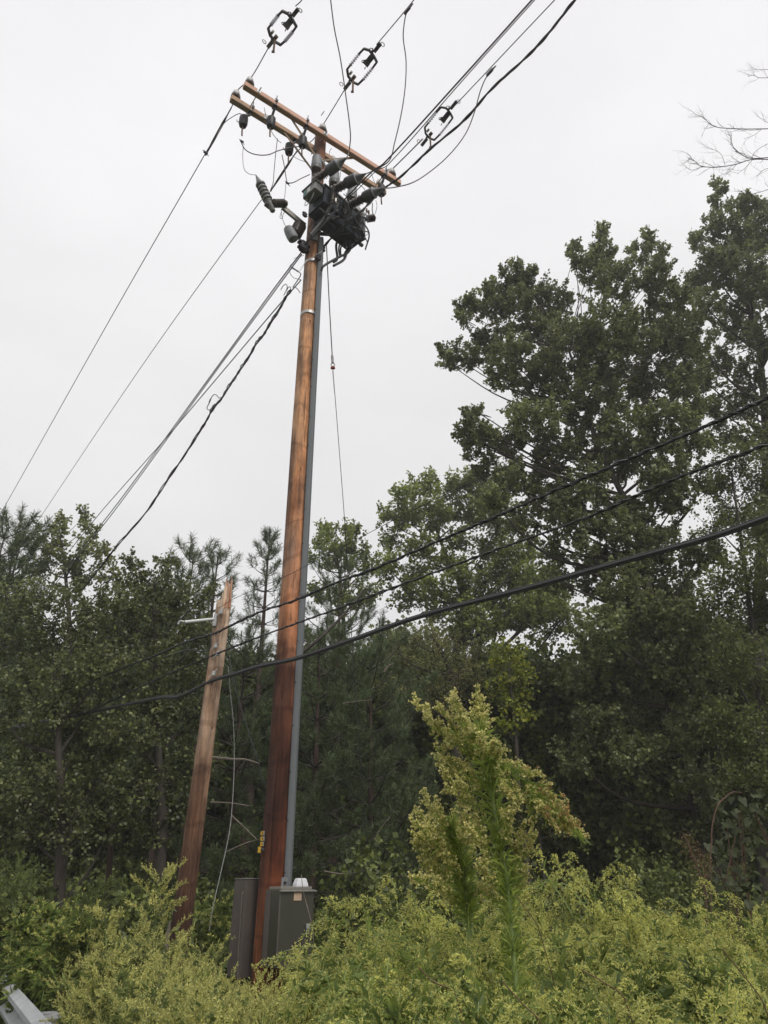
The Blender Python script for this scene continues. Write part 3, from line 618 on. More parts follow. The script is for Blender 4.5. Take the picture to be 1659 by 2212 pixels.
c = rightrun(INS['mn'], [(697, 245)])[0]; b = MB(); b.box(c, unit(w2[1]-w2[0])*.035, V3(.0, .02, .02), V3(.015, -.015, .015), .004); tag(b.build('tap_clamp', M['iron']), 'small dark clamp on the phase wire just above the salmon crossarm', 'clamp')
sleeve = MB(); q = [P(*Z1(30, 660), 7.35)]
# thin leads between arresters, wires and transformer
for pts, rad, m_, lb in (
    ([(*Z1(75, 700), 7.35), (*Z1(140, 610), 7.3), (*Z1(200, 500), 7.3), (*Z1(280, 440), 7.25), (*Z1(325, 425), 7.22), (*Z1(335, 450), 7.2)], .0065, 'cable', 'thin lead from the left phase wire to the hanging arrester'),
    ([(*Z1(325, 625), 7.2), (*Z1(360, 690), 7.3), (*Z1(430, 725), 7.4), (*Z1(530, 728), 7.6), (*Z1(600, 700), 7.7), (*Z1(700, 675), 7.9), (*Z1(780, 670), 8.0), (*Z1(890, 700), 8.05)], .0085, 'copper', 'purple brown cable sagging from the left arrester across to the pole'),
    ([(*Z1(345, 670), 7.25), (*Z1(342, 760), 7.3), (*Z1(355, 840), 7.35), (*Z1(385, 868), 7.4), (*Z1(435, 878), 7.5)], .0045, 'cable', 'thin lead dropping from the left arrester to the slanting cutout'),
    ([(*Z1(500, 380), 7.45), (*Z1(520, 470), 7.5), (*Z1(555, 560), 7.6), (*Z1(600, 620), 7.7), (*Z1(625, 640), 7.7)], .0055, 'rope', 'pale thin lead from the outer arrester to the one near the pole'),
    ([(*Z1(598, 610), 7.75), (*Z1(585, 720), 7.8), (*Z1(572, 860), 7.85), (*Z1(565, 940), 7.85), (*Z1(545, 995), 7.9)], .0065, 'cable', 'dark lead dropping straight to the phase wire beyond the cutout'),
    ([(*Z1(632, 730), 7.75), (*Z1(650, 820), 7.8), (*Z1(662, 900), 7.8), (*Z1(670, 938), 7.8)], .008, 'copper', 'brown lead hanging under the arrester near the pole'),
    ([(*Z1(670, 938), 7.8), (*Z1(710, 935), 7.8), (*Z1(770, 905), 7.85), (*Z1(835, 875), 7.95)], .0085, 'copper', 'brown cable from the hanging lead to the pole'),
    ([(*Z1(660, 940), 7.8), (*Z1(655, 1010), 7.8), (*Z1(647, 1070), 7.8)], .0045, 'cable', 'thin lead down to the ribbed post'),
    ([(*Z1(660, 690), 7.8), (*Z1(710, 735), 7.9), (*Z1(760, 765), 8.0), (*Z1(825, 787), 8.1)], .0045, 'cable', 'thin wire slanting from the arrester to the pole'),
    ([(*Z1(625, 1130), 7.8), (*Z1(630, 1180), 7.8), (*Z1(645, 1230), 7.8), (*Z1(668, 1272), 7.82)], .0045, 'cable', 'thin lead curving down to the bell-shaped transformer'),
    ([(*Z1(1065, 850), 8.3), (*Z1(1060, 900), 8.3), (*Z1(1045, 960), 8.3)], .005, 'cable', 'thin lead beside the first pale upper cap'),
    ([(*Z1(1300, 1085), 8.4), (*Z1(1298, 1130), 8.45), (*Z1(1302, 1165), 8.45)], .008, 'cable', 'short thick lead onto the side arrester of the tank'),
    ([(*Z1(1325, 1065), 8.4), (*Z1(1333, 1110), 8.45), (*Z1(1318, 1168), 8.45)], .0045, 'cable', 'thin curved lead onto the side arrester of the tank'),
    ([(*Z1(1290, 860), 8.0), (*Z1(1310, 920), 8.1), (*Z1(1325, 960), 8.1)], .0045, 'cable', 'thin lead under the right half of the salmon crossarm'),
    ([(*Z1(1190, 940), 8.1), (*Z1(1230, 970), 8.1), (*Z1(1252, 1000), 8.1)], .006, 'cable', 'short dark lead beside the second bushing cap'),
    ([(*Z1(1000, 680), 8.2), (*Z1(985, 700), 8.2), (*Z1(980, 730), 8.2)], .0045, 'cable', 'tiny loose wire end right of the pole top'),
    ([(*Z1(630, 1150), 7.8), (*Z1(620, 1170), 7.8), (*Z1(625, 1200), 7.8), (*Z1(640, 1170), 7.8), (*Z1(650, 1150), 7.8)], .0045, 'cable', 'small coil of wire under the slanting bracket'),
    ([(*Z2(430, 1440), 7.9), (*Z2(400, 1360), 7.9), (*Z2(410, 1290), 7.9), (*Z2(470, 1210), 7.9)], .006, 'cable', 'thin black loop lying against the pole below the tank'),
    ([(*Z2(390, 1490), 7.86), (*Z2(520, 1340), 7.84), (*Z2(640, 1210), 7.78)], .009, 'cable', 'black cable crossing the pole below the tank')):
    wire('lead_wire', [P(*q) for q in pts], rad, m_, lb)
for q, sz, lb in ((Z1(68, 712), .035, 'dark splice connector where a lead joins the left phase wire'), (Z1(335, 630), .03, 'brown connector under the left hanging arrester'), (Z1(672, 938), .03, 'brown connector at the end of the hanging brown lead')):
    c = P(*q, 7.3 if q[0] < 530 else 7.8); b = MB(); b.box(c, AR*sz, LD*sz*.5, UP*sz*.5, .006); b.tube([c-AR*sz*1.5+UP*.02, c+AR*sz*1.6-UP*.04], .006, 5); tag(b.build('connector', M['iron']), lb, 'connector')

# in-line disconnect switches
def disconnect(path, pc, sc_, label):
    c = path(pc); c2 = path((pc[0]+30, pc[1]-38)); u = unit(c2-c); view = unit(c-C0); v = unit(np.cross(u, view)); 
    if v[0] < 0: v = -v
    wv = np.cross(u, v); K = lambda a, b_, d=0: c+sc_*(u*(a-.28)+v*b_+wv*d)
    root = empty('line_switch', c, label, 'line switch', 'three in-line disconnect switches on the phase wires')
    def bars(pts, hw, name, m_):
        b = MB()
        for i in range(len(pts)-1):
            a0, a1 = K(*pts[i]), K(*pts[i+1]); ax = unit(a1-a0); b.box((a0+a1)/2, (a1-a0)/2+ax*hw*.45*sc_, wv*.02*sc_, np.cross(ax, wv)*hw*sc_, .004)
        return b.build(name, M[m_], root)
    bars([(.40, -.14), (.52, -.13), (.57, -.05), (.56, .06), (.53, .15), (.42, .155)], .017, 'upper_frame', 'iron')
    bars([(.17, -.14), (.06, -.14), (-.01, -.06), (-.02, .05), (.02, .14), (.16, .155)], .017, 'lower_frame', 'iron')
    for s_ in (-.14, .155):
        p0, p1 = K(.13, s_), K(.43, s_); b = MB(); prof = [(0, .014)]
        for i in range(6): prof += [(.08+i*.15, .011), (.11+i*.15, .030), (.13+i*.15, .030), (.16+i*.15, .011)]
        b.lathe(p0, p1, [(a_, r_*sc_) for a_, r_ in prof]+[(1, .014*sc_)], 12); b.build('insulator_rod', M['poly'], root)
    b = MB(); b.box(K(.46, .04), u*.085*sc_, v*.045*sc_, wv*.03*sc_, .01); b.box(K(.38, .035), u*.03*sc_, v*.055*sc_, wv*.02*sc_, .006); b.tube(spline([K(.40, -.01), K(.36, -.04), K(.34, -.02), K(.355, .0)]), .007*sc_, 5); b.tube([K(.33, .06), K(.29, .07)], .008*sc_, 5)
    b.tube([K(.55, .0), K(.64, -.03)], .007*sc_, 5); b.tube(spline([K(.55, -.03), K(.6, -.06), K(.62, -.02), K(.57, .0)]), .006*sc_, 5); b.build('contact', M['iron'], root)
    b = MB(); p = K(.02, .02); b.box(p+u*.03*sc_, u*.035*sc_, v*.03*sc_, wv*.025*sc_, .006); b.box(p-UP*.17*sc_+u*.01, V3(.016, 0, 0)*sc_, V3(0, .01, 0), UP*.19*sc_, .004); b.box(p-UP*.36*sc_, V3(.024, 0, 0)*sc_, V3(0, .01, 0), UP*.018*sc_); b.build('blade', M['rust'], root)
    b = MB(); b.box(K(.06, -.06, .01), u*.03*sc_, v*.02*sc_, wv*.02*sc_); b.build('blade_pin', M['trim'], root)
    for a0, sg, ring in ((.70, 1, (.80, .0)), (-.14, -1, (-.2, -.07))):
        b = MB(); b.box(K(a0, .02), u*.085*sc_, v*.03*sc_, wv*.02*sc_, .006); b.tube([K(a0-sg*.08, 0), K(a0-sg*.14, 0)], .02*sc_, 6); o = b.build('wire_clamp', M['iron'] if sg > 0 else M['cap'], root)
        rc = K(*ring) + (v*.05*sc_ if sg > 0 else 0); b = MB(); b.tube([rc+.034*sc_*(math.cos(t)*u*.8+math.sin(t)*v) for t in np.linspace(0, 2*math.pi, 13)], .007*sc_, 5, cap=False); b.build('ring', M['galv'], o)
    return root
for k_, (ins, pc, lb) in enumerate((('ln', (608, 60), 'open line switch on the left phase wire, highest in the sky'), ('mn', (780, 143), 'open line switch on the middle phase wire'), ('rn', (946, 266), 'open line switch on the right phase wire, lowest of the set'))):
    disconnect(lambda q, i_=ins: rightrun(INS[i_], [q])[0], pc, (1.0, 1.0, .92)[k_], lb)

# guy wire with insulator link going down to the right
gp = [P(705, 525, 8.2), P(711, 650, 8.45), P(718, 775, 8.75), P(719, 795, 8.8), P(735, 1000, 9.5), P(744, 1120, 9.9), P(757, 1330, 10.8), P(775, 1600, 11.6), P(790, 1790, 12.2), P(800, 1900, 12.5), P(803, 2080, 12.6)]
wire('guy_wire', gp[:3], .009, 'wire', 'upper thick part of the guy wire hanging right of the pole')
wire('guy_wire', gp[3:], .0058, 'wire', 'long thin guy wire reaching down into the dark woods')
root = empty('guy_insulator', P(719, 790, 8.78), 'guy link with small red spool halfway down the guy wire', 'guy link')
b = MB(); b.tube([P(717.5, 768, 8.73), P(718.5, 784, 8.76)], .02, 8); b.build('sleeve', M['galv'], root)
b = MB(); c = P(719, 788, 8.77); b.tube([c+V3(.028*math.sin(t), 0, .035*math.cos(t)) for t in np.linspace(0, 2*math.pi, 11)], .008, 5, cap=False); b.build('thimble', M['galv'], root)
b = MB(); c = P(719, 795, 8.79); b.lathe(c-V3(.035, 0, 0), c+V3(.035, 0, 0), [(0, .015), (.2, .025), (.5, .02), (.8, .025), (1, .015)], 10); b.build('spool', M['red'], root)
b = MB(); b.tube([P(719, 800, 8.8), P(723, 850, 8.95)], .009, 6); b.build('grip', M['galv'], root)

# ================================================================== control cabinets at the pole foot
def cab_axes(): return AR, LD
fc = PC-LD*.34+AR*.02; zt, zb = 1.60, .96
box = empty('control_cabinet', fc+UP*zb, 'olive green metal cabinet with lipped lid, mounted on the near side of the pole', 'cabinet')
b = MB(); b.box(fc+UP*(zt+zb)/2, AR*.19, LD*.15, UP*(zt-zb)/2, .008); b.build('body', M['box_olive'], box)
b = MB(); b.box(fc+UP*(zt+.012)-LD*.01, AR*.17, LD*.12, UP*.012, .003); b.build('lid', M['trim'], box)
b = MB(); b.box(fc+UP*(zt-.012)-LD*.165, AR*.202, LD*.012, UP*.009, .003); b.build('drip_edge', M['trim'], box)
for s_ in (-.085,): 
    b = MB(); b.box(fc-AR*.193+UP*(zt+zb)/2+LD*.07, AR*.005, LD*.045, UP*((zt-zb)/2-.015), .002); b.build('side_flange', M['box_grey'], box)
b = MB(); b.box(fc-AR*.185-LD*.152+UP*(zt+zb)/2, AR*.007, LD*.004, UP*((zt-zb)/2-.03)); b.build('door_seam', M['box_grey'], box)
b = MB(); b.box(fc-AR*.05+LD*.03+UP*(zt+.06), AR*.035, LD*.006, UP*.045, .004); b.build('lifting_lug', M['tankl'], box)
b = MB(); b.lathe(fc-AR*.05+LD*.022+UP*(zt+.06), fc-AR*.05-LD*.0+UP*(zt+.055), [(0, .014), (1, .01)], 8); b.build('bolt', M['iron'], box)
c = fc+AR*.085-LD*.05+UP*(zt+.025); b = MB(); vs = []
for sx, h in ((1, 0), (.96, .02), (.74, .062), (.6, .072)):
    for (i, j) in ((-1, -1), (1, -1), (1, 1), (-1, 1)): vs.append(c+AR*.066*sx*i+LD*.04*sx*j+UP*h)
b.add(vs, [(i*4+k, i*4+(k+1) % 4, (i+1)*4+(k+1) % 4, (i+1)*4+k) for i in range(3) for k in range(4)]+[(12, 13, 14, 15)]); b.build('vent_cover', M['plastic'], box, smooth=False)
MB().box(fc+AR*.0-LD*.156+UP*(zt-.06), AR*.042, LD*.002, UP*.034).build('card_label', M['card'], box)
b = MB(); hc = fc+AR*.12-LD*.165+UP*1.29; b.box(hc, AR*.02, LD*.012, UP*.022, .004); b.tube(spline([hc-UP*.02-AR*.012, hc-UP*.055-AR*.012, hc-UP*.06, hc-UP*.055+AR*.012, hc-UP*.02+AR*.012]), .005, 6); b.build('padlock', M['galv'], box)
bc = PC+LD*.30-AR*.04; zt2, zb2 = 1.69, .84
box2 = empty('control_cabinet', bc+UP*zb2, 'narrow brown grey metal cabinet mounted behind the pole on the left', 'cabinet')
b = MB(); b.box(bc+UP*(zt2+zb2)/2, AR*.17, LD*.14, UP*(zt2-zb2)/2, .008); b.build('body', M['box_grey'], box2)
b = MB(); b.box(bc+UP*(zt2+.006), AR*.172, LD*.142, UP*.005, .002); b.build('lid', M['trim'], box2)
b = MB(); b.box(bc-AR*.1735-LD*.10+UP*(zt2+zb2)/2, AR*.003, LD*.03, UP*((zt2-zb2)/2-.012)); b.build('corner_strip', M['box_grey'], box2)
wire('tie_wire', [P(526, 1925, 8.05), P(523, 1932, 8.02), P(519, 1990, 8.0), P(514, 2080, 7.95), P(513, 2160, 7.9)], .0028, 'dead', 'thin pale wire hanging down the face of the rear cabinet')
wire('dry_stalk', [P(651, 1890, 7.2), P(655, 1925, 7.1), P(660, 1945, 7.1), P(668, 1975, 7.0), P(676, 2010, 7.0), P(678, 2100, 7.0), P(677, 2200, 7.0)], .0032, 'dead', 'dry leafless stalk leaning across the olive cabinet', 'dry stalk')

# ================================================================== the broken-off old pole
OB = P(382, 2100, 9.0); OT = P(484, 1300, 8.8)
ob = V3(OB[0]-.02, 8.95, 0); ot = V3(OT[0]+.0, 8.8, OT[2])
old = empty('broken_pole', ob, 'weathered broken-off wooden pole with a splintered top, behind the cabinets', 'broken pole')
mb = MB(); n = 36; zs = list(np.linspace(-.3, ot[2], 22)); vs = []; rr = random.Random(9)
def old_c(z): return ob+(ot-ob)*(z/ot[2])
def old_r(z): return .122-.022*z/6
for z in zs:
    for k in range(n):
        a = 2*math.pi*k/n; gr = .010*abs(math.sin(a*6.3+.5))+.006*abs(math.sin(a*11+z*.1)); flat = .02*max(0, math.cos(a-R(300))-.75)/.25
        vs.append(old_c(z)*V3(1, 1, 0)+V3(0, 0, z)+(old_r(z)-gr-flat)*V3(math.cos(a), math.sin(a), 0))
top = []
for k in range(n):
    a = 2*math.pi*k/n; x = math.cos(a)
    h = -.12 if x < -.25 else (.08 if x < .2 else .20)
    if k in (1, 2): h = .34
    if k in (34, 35): h = .26
    if k in (8, 9, 28): h = .3
    if k in (6, 31): h = .02
    top.append(old_c(ot[2])*V3(1, 1, 0)+V3(0, 0, ot[2]+h+rr.uniform(-.03, .03))+(old_r(6)-.012)*.97*V3(x, math.sin(a), 0))
vs += top; vs.append(old_c(ot[2])*V3(1, 1, 0)+V3(-.03, 0, ot[2]-.06))
m_ = len(zs); fs = [(i*n+k, i*n+(k+1) % n, (i+1)*n+(k+1) % n, (i+1)*n+k) for i in range(m_) for k in range(n)]+[(m_*n+k, m_*n+(k+1) % n, (m_+1)*n) for k in range(n)]
mb.add(vs, fs).build('shaft', M['old_pole'], old)
b = MB(); q0 = old_c(.25); rot_ = []
for z, w_ in ((.1, .05), (.5, .06), (.85, .045), (1.15, .03), (1.3, .01)): rot_.append((old_c(z)*V3(1, 1, 0)+V3(-.118, -.045, z), w_))
b.tube([q[0] for q in rot_], [q[1] for q in rot_], 7); b.build('rotted_edge', M['dead'], old)
b = MB()
for i in range(16):
    a = rr.uniform(-1.6, 1.9); rd = rr.uniform(.02, .08); p = old_c(ot[2])*V3(1, 1, 0)+V3(rd*math.cos(a)+.02, rd*math.sin(a), ot[2]-.1); h = rr.uniform(.2, .46)
    b.tube([p, p+V3(rr.uniform(-.01, .015), 0, h)], [.016, .001], 4)
b.build('splinter', M['fresh'], old)
b = MB(); a0 = P(464, 1337, 8.72); a1 = P(398, 1344, 8.35); b.tube([a0, a1], .020, 10); b.build('bracket_arm', M['fibre'], old)
b = MB(); b.box(a0+V3(.01, 0, -.02), V3(.02, 0, 0), V3(0, .03, 0), UP*.085, .006); b.build('arm_base', M['galv'], old)
b = MB(); b.tube(spline([a1, a1+V3(-.05, 0, .01), a1+V3(-.07, 0, -.03)]), .014, 8); b.build('wire_hook', M['galv'], old)
b = MB()
for q in ((462, 1455), (471, 1412), (466, 1395), (478, 1322)):
    c = P(*q, 8.68); b.box(c, V3(.02, 0, 0), V3(0, .02, 0), UP*.03, .004); b.tube([c-V3(.05, 0, .05), c+V3(.04, 0, .06)], .007, 5)
b.build('cable_clamp', M['galv'], old)
# communication cables
TP, TD = (-2.0, 8.60), np.array([1, -.95, 0])
def tele(px): return [PV(x, y, TP, TD) for x, y in px]
ca = tele([(300, 1430), (349, 1410), (400, 1387), (464, 1368), (495, 1353), (559, 1323), (636, 1297), (728, 1258), (804, 1230), (935, 1174), (1075, 1114), (1180, 1068), (1361, 990), (1542, 913), (1659, 859)])
cb = tele([(300, 1486), (375, 1451), (457, 1417), (493, 1402), (559, 1376), (636, 1348), (728, 1315), (910, 1247), (1090, 1181), (1271, 1116), (1452, 1037), (1659, 960)])
cc = tele([(300, 1517), (349, 1507), (380, 1506), (405, 1497), (457, 1471), (508, 1456), (559, 1440), (636, 1424), (728, 1394), (910, 1331), (1135, 1272), (1361, 1209), (1542, 1159), (1659, 1118)])
cd_ = tele([(300, 1388), (349, 1369), (395, 1343), (469, 1315), (508, 1292), (606, 1250), (672, 1217), (910, 1093), (1090, 1010), (1271, 924), (1452, 825), (1659, 737)])
for c, rad, off, tn, st, lb in ((ca, .0095, .006, 16, 3, 'black communication cable bundle, uppermost of the heavy cables crossing both poles'), (cb, .0085, .005, 16, 2, 'black communication cable bundle, middle one crossing both poles')):
    c = [beyond(c[1], c[0], 10)]+c+[beyond(c[-2], c[-1], 10)]; twisted(c, rad, off, tn*3, st, 'communication_cable', 'cable', lb, 5)
c = [beyond(cc[1], cc[0], 10)]+cc+[beyond(cc[-2], cc[-1], 10)]
root = empty('communication_cable', cc[7], 'thickest black communication cable, lowest one crossing both poles', 'cable bundle')
b = MB(); b.tube(spline(c, 8), .017, 10); b.build('main_cable', M['cable'], root)
b = MB(); b.tube([q+UP*.022 for q in spline(c, 8)], .006, 6); b.build('strand', M['wire'], root)
b = MB(); b.tube([q-UP*.014+V3(.008, -.008, 0) for q in spline(c, 8)], .009, 6); b.build('second_cable', M['cable'], root)
c = [beyond(cd_[1], cd_[0], 10)]+cd_+[beyond(cd_[-2], cd_[-1], 10)]; wire('messenger_wire', c, .0035, 'wire', 'thinnest wire above the communication cables, passing over the white bracket arm')
wire('drop_cable', [P(455, 1370, 8.6), P(456, 1388, 8.6), P(452, 1402, 8.6), P(435, 1408, 8.6), P(410, 1404, 8.7), P(385, 1410, 8.9), P(350, 1422, 9.2)], .008, 'cable', 'black drop cable looping under the top bundle beside the broken pole')
wire('slack_rope', [P(493, 1440, 8.65), P(497, 1490, 8.65), P(504, 1560, 8.65), P(506, 1640, 8.6), P(503, 1720, 8.5), P(495, 1800, 8.4), P(478, 1880, 8.3), P(460, 1960, 8.2), P(452, 2010, 8.2)], 0.0038, 'rope', 'slack pale rope hanging beside the broken pole down to the weeds')
wire('guy_wire', [P(495, 1418, 8.65), P(502, 1460, 8.6), P(518, 1520, 8.6), P(543, 1600, 8.6), P(566, 1676, 8.6), P(580, 1720, 8.6)], .0055, 'wire', 'short stay wire slanting from the broken pole to behind the tall pole')

# ================================================================== guardrail
g0 = PZ(112, 2212, .74); GD = unit(PZ(6, 2098, .74)-g0); gr = empty('guardrail', g0*V3(1, 1, 0), 'galvanised steel guardrail entering at the bottom left corner', 'guardrail')
gn = unit([-GD[1], GD[0], 0])        # towards the road and the camera
prof = [(.0, .0), (.012, -.02), (.07, -.055), (.075, -.085), (.01, -.125), (.0, -.155), (.01, -.185), (.075, -.225), (.07, -.255), (.012, -.29), (0, -.31)]
b = MB(); vs = []; st = list(np.linspace(-1.9, 12, 30))
for s_ in st:
    for (d, h) in prof: vs.append(g0+GD*s_+gn*d+UP*h)
n = len(prof); b.add(vs, [(i*n+k, i*n+k+1, (i+1)*n+k+1, (i+1)*n+k) for i in range(len(st)-1) for k in range(n-1)])
o = b.build('rail_beam', M['rail'], gr, smooth=True)
so = o.modifiers.new('thick', 'SOLIDIFY'); so.thickness = .004
for s_ in (-1.2, 1.05, 3.3, 5.5, 7.6, 9.7):
    b = MB(); p = g0+GD*s_-gn*.12; b.box(p-UP*.43, GD*.05, gn*.07, UP*.38, .005); b.build('post', M['steelpost'], gr)
b = MB(); q = g0+GD*.55-gn*.02; b.prism([q+GD*.05-UP*.02, q-gn*.16+GD*.05+UP*.0, q-gn*.15-GD*.12-UP*.02, q-GD*.14-UP*.03], UP*.003); b.build('torn_lip', M['galv'], gr)
DEN = 2.3

# ================================================================== trees
def crown_points(clumps, rng, per, sub_r, leaf_n, elong=1.0, shell=.55, twigs=None):
    """leaf positions: each uneven clump is filled with outward sprigs, each sprig carries leaf_n leaves along its twig"""
    out = []; sprays = []
    for (c, r) in clumps:
        ns = max(6, int(per*r*r*DEN)); d = nrmz(rng.normal(size=(ns, 3)))
        rad = r*(shell+(1-shell)*rng.random((ns, 1))**.7)*rng.random((ns, 1))**.18
        for _ in range(3): a_ = nrmz(rng.normal(size=(1, 3))); rad = rad*(1+.16*np.sin(5*(d@a_.T)+rng.random()*6))
        sc = c+d*rad*np.array([1, 1, .92]); sprays.append(sc); ax = nrmz(d*.8+np.array([0, 0, .55*elong])+rng.normal(size=(ns, 3))*.35); ln = sub_r*(1.8+1.6*rng.random((ns, 1)))
        k = rng.poisson(leaf_n*1.25, ns)+2; idx = np.repeat(np.arange(ns), k); t = rng.random((len(idx), 1))
        out.append(sc[idx]+ax[idx]*ln[idx]*(t-.35)+rng.normal(size=(len(idx), 3))*sub_r*(.42-.25*t))
        if twigs is not None: a0 = sc-ax*ln*.5; a1 = sc+ax*ln*.6; w_ = nrmz(np.cross(ax, rng.normal(size=(ns, 3))))*.006; twigs.append(np.stack([a0-w_, a0+w_, a1+w_*.3, a1-w_*.3], 1))
    return np.concatenate(out), sprays
def broadleaf(name, label, group, trunkpx, Y, clumps_px, leafm, leaf, per, leaf_n, seed, sub=.22, trunk_r=.16, barkm='bark', cat='tree', depth=1.0, limbs=True, base=None, up=.5, aspect=.85, droop=.3, shell=.5, elong=1.1, cs=1.0):
    rng = np.random.default_rng(seed); rd = random.Random(seed)
    tp = [P(x, y, Y) for x, y in trunkpx]
    if base is None: base = V3(tp[0][0]+.1, Y, 0)
    base[2] = ground_z(base[0], base[1])-.1
    root = empty(name, base, label, cat, group)
    cl = []
    for q in clumps_px:
        x, y, r = q[:3]; dy = q[3] if len(q) > 3 else rd.uniform(-1, 1)
        c0 = P(x, y, Y); fwd = (c0[1])*cP+(c0[2]-CAMZ)*sP; rm = r*fwd/FD*cs
        c = P(x, y, Y+dy*rm*1.3*depth); cl.append((c, rm))
    tw = []; pts, sprays = crown_points(cl, rng, per, sub, leaf_n, elong, shell, tw)
    cd2 = Cloud(); sz = leaf*(.65+.6*rng.random(len(pts)))
    cd2.add(leaves(pts, sz, rng, up, aspect, droop))
    if limbs: cd2.add(np.concatenate(tw), 1)
    crown = cd2.build('crown', [M[leafm], M[barkm]], root)
    # trunk and limbs
    path = spline([base]+tp, 6); m = len(path); b = MB()
    rr_ = [trunk_r*(1.15-.95*i/(m-1)) if i else trunk_r*1.4 for i in range(m)]
    b.tube(path, rr_, 10)
    tr_ = b.build('trunk', M[barkm], root)
    if limbs:
        b = MB(); pa = np.array(path)
        for (c, r_), sp in zip(cl, sprays):
            h = c[2]-.55*np.linalg.norm((c-pa[-1])[:2])-.6*r_
            i = int(np.argmin(np.abs(pa[:, 2]-h)+.15*np.linalg.norm(pa[:, :2]-c[:2], axis=1))); s0 = pa[i]; L0 = np.linalg.norm(c-s0)
            midp = s0+(c-s0)*.5+UP*(-.10*L0)+V3(rd.uniform(-.1, .1), rd.uniform(-.1, .1), 0)*L0; r0 = max(.012, min(rr_[i]*.6, .02+.013*L0))
            b.tube(spline([s0, midp, c], 5), list(np.linspace(r0, r0*.3, 11)), 6)
            for s_ in sp[::max(1, len(sp)//5)][:6]: b.tube([c+(s0-c)*.12, (c+s_)/2+UP*-.03, s_], [r0*.22, r0*.14, .003], 4)
        b.build('limb', M[barkm], root)
    return root
def pine(name, label, group, x_px, y_top, Y, crown_len, rad, seed, tufts=1.0, top_r=.14, lean=0, needle=.13, cat='tree', whorls=9, opacity=30, trunk_mat='bark_red', wd=.05):
    rng = np.random.default_rng(seed); rd = random.Random(seed)
    top = P(x_px, y_top, Y); base = V3(top[0]+lean, Y, ground_z(top[0], Y)-.1); root = empty(name, base, label, cat, group)
    H = top[2]; b = MB(); b.tube(spline([base, (base+top)/2+V3(.03, 0, 0), top], 8), list(np.linspace(.05+.011*H, .012, 17)), 8); b.build('trunk', M[trunk_mat], root)
    lb = MB(); cs, ds = [], []
    def tuft(p, d, L): cs.append((p, L)); ds.append(unit(d))
    tuft(top, V3(0, 0, 1), top_r*2.2); tuft(top-UP*.2, V3(0, 0, 1), top_r*2)
    for k in range(whorls):
        t = (k+.35)/whorls; z = H-crown_len*t; L0 = rad*(.28+.72*t)*rd.uniform(.8, 1.15)
        for j in range(5):
            a = 2*math.pi*j/5+k*1.1+rd.uniform(-.3, .3); L = L0*rd.uniform(.6, 1.1)
            o = base+(top-base)*(z/H); d = V3(math.cos(a), math.sin(a), .15+.5*(1-t)); tip = o+d*L+UP*.22*L*(1-t)
            midp = o+d*L*.5-UP*.04*L; lb.tube(spline([o, midp, tip], 4), list(np.linspace(.012+.008*L, .005, 9)), 5)
            nt_ = max(2, int(L/.20*tufts))
            for q in range(nt_):
                f = .35+.65*(q+1)/nt_; pp = o+(tip-o)*f; side = V3(-d[1], d[0], 0)*(rd.choice((-1, 1))*rd.uniform(.05, .28)*L*(1.2-f))
                e_ = pp+side+UP*rd.uniform(.05, .2); lb.tube([pp, e_], [.006, .004], 3); tuft(e_, d*.5+UP*.8+side, rd.uniform(.8, 1.3)*top_r*1.5)
            tuft(tip, d*.6+UP*.8, top_r*1.9)
    lb.build('branch', M['bark'], root)
    C = Cloud()
    P0 = np.array([c for c, _ in cs]); LL_ = np.array([l for _, l in cs]); DD = np.array(ds); k = opacity; idx = np.repeat(np.arange(len(P0)), k); n = len(idx)
    s_ = rng.random((n, 1)); st = P0[idx]+DD[idx]*(s_-.5)*LL_[idx][:, None]; out_ = nrmz(nrmz(rng.normal(size=(n, 3)))+DD[idx]*.9)
    L = needle*(.7+.5*rng.random((n, 1))); sd_ = nrmz(np.cross(out_, rng.normal(size=(n, 3))))*needle*wd
    C.add(np.stack([st-sd_*.5, st+sd_*.5, st+out_*L+sd_*.35, st+out_*L-sd_*.35], 1)); C.build('needles', [M['needle']], root); return root

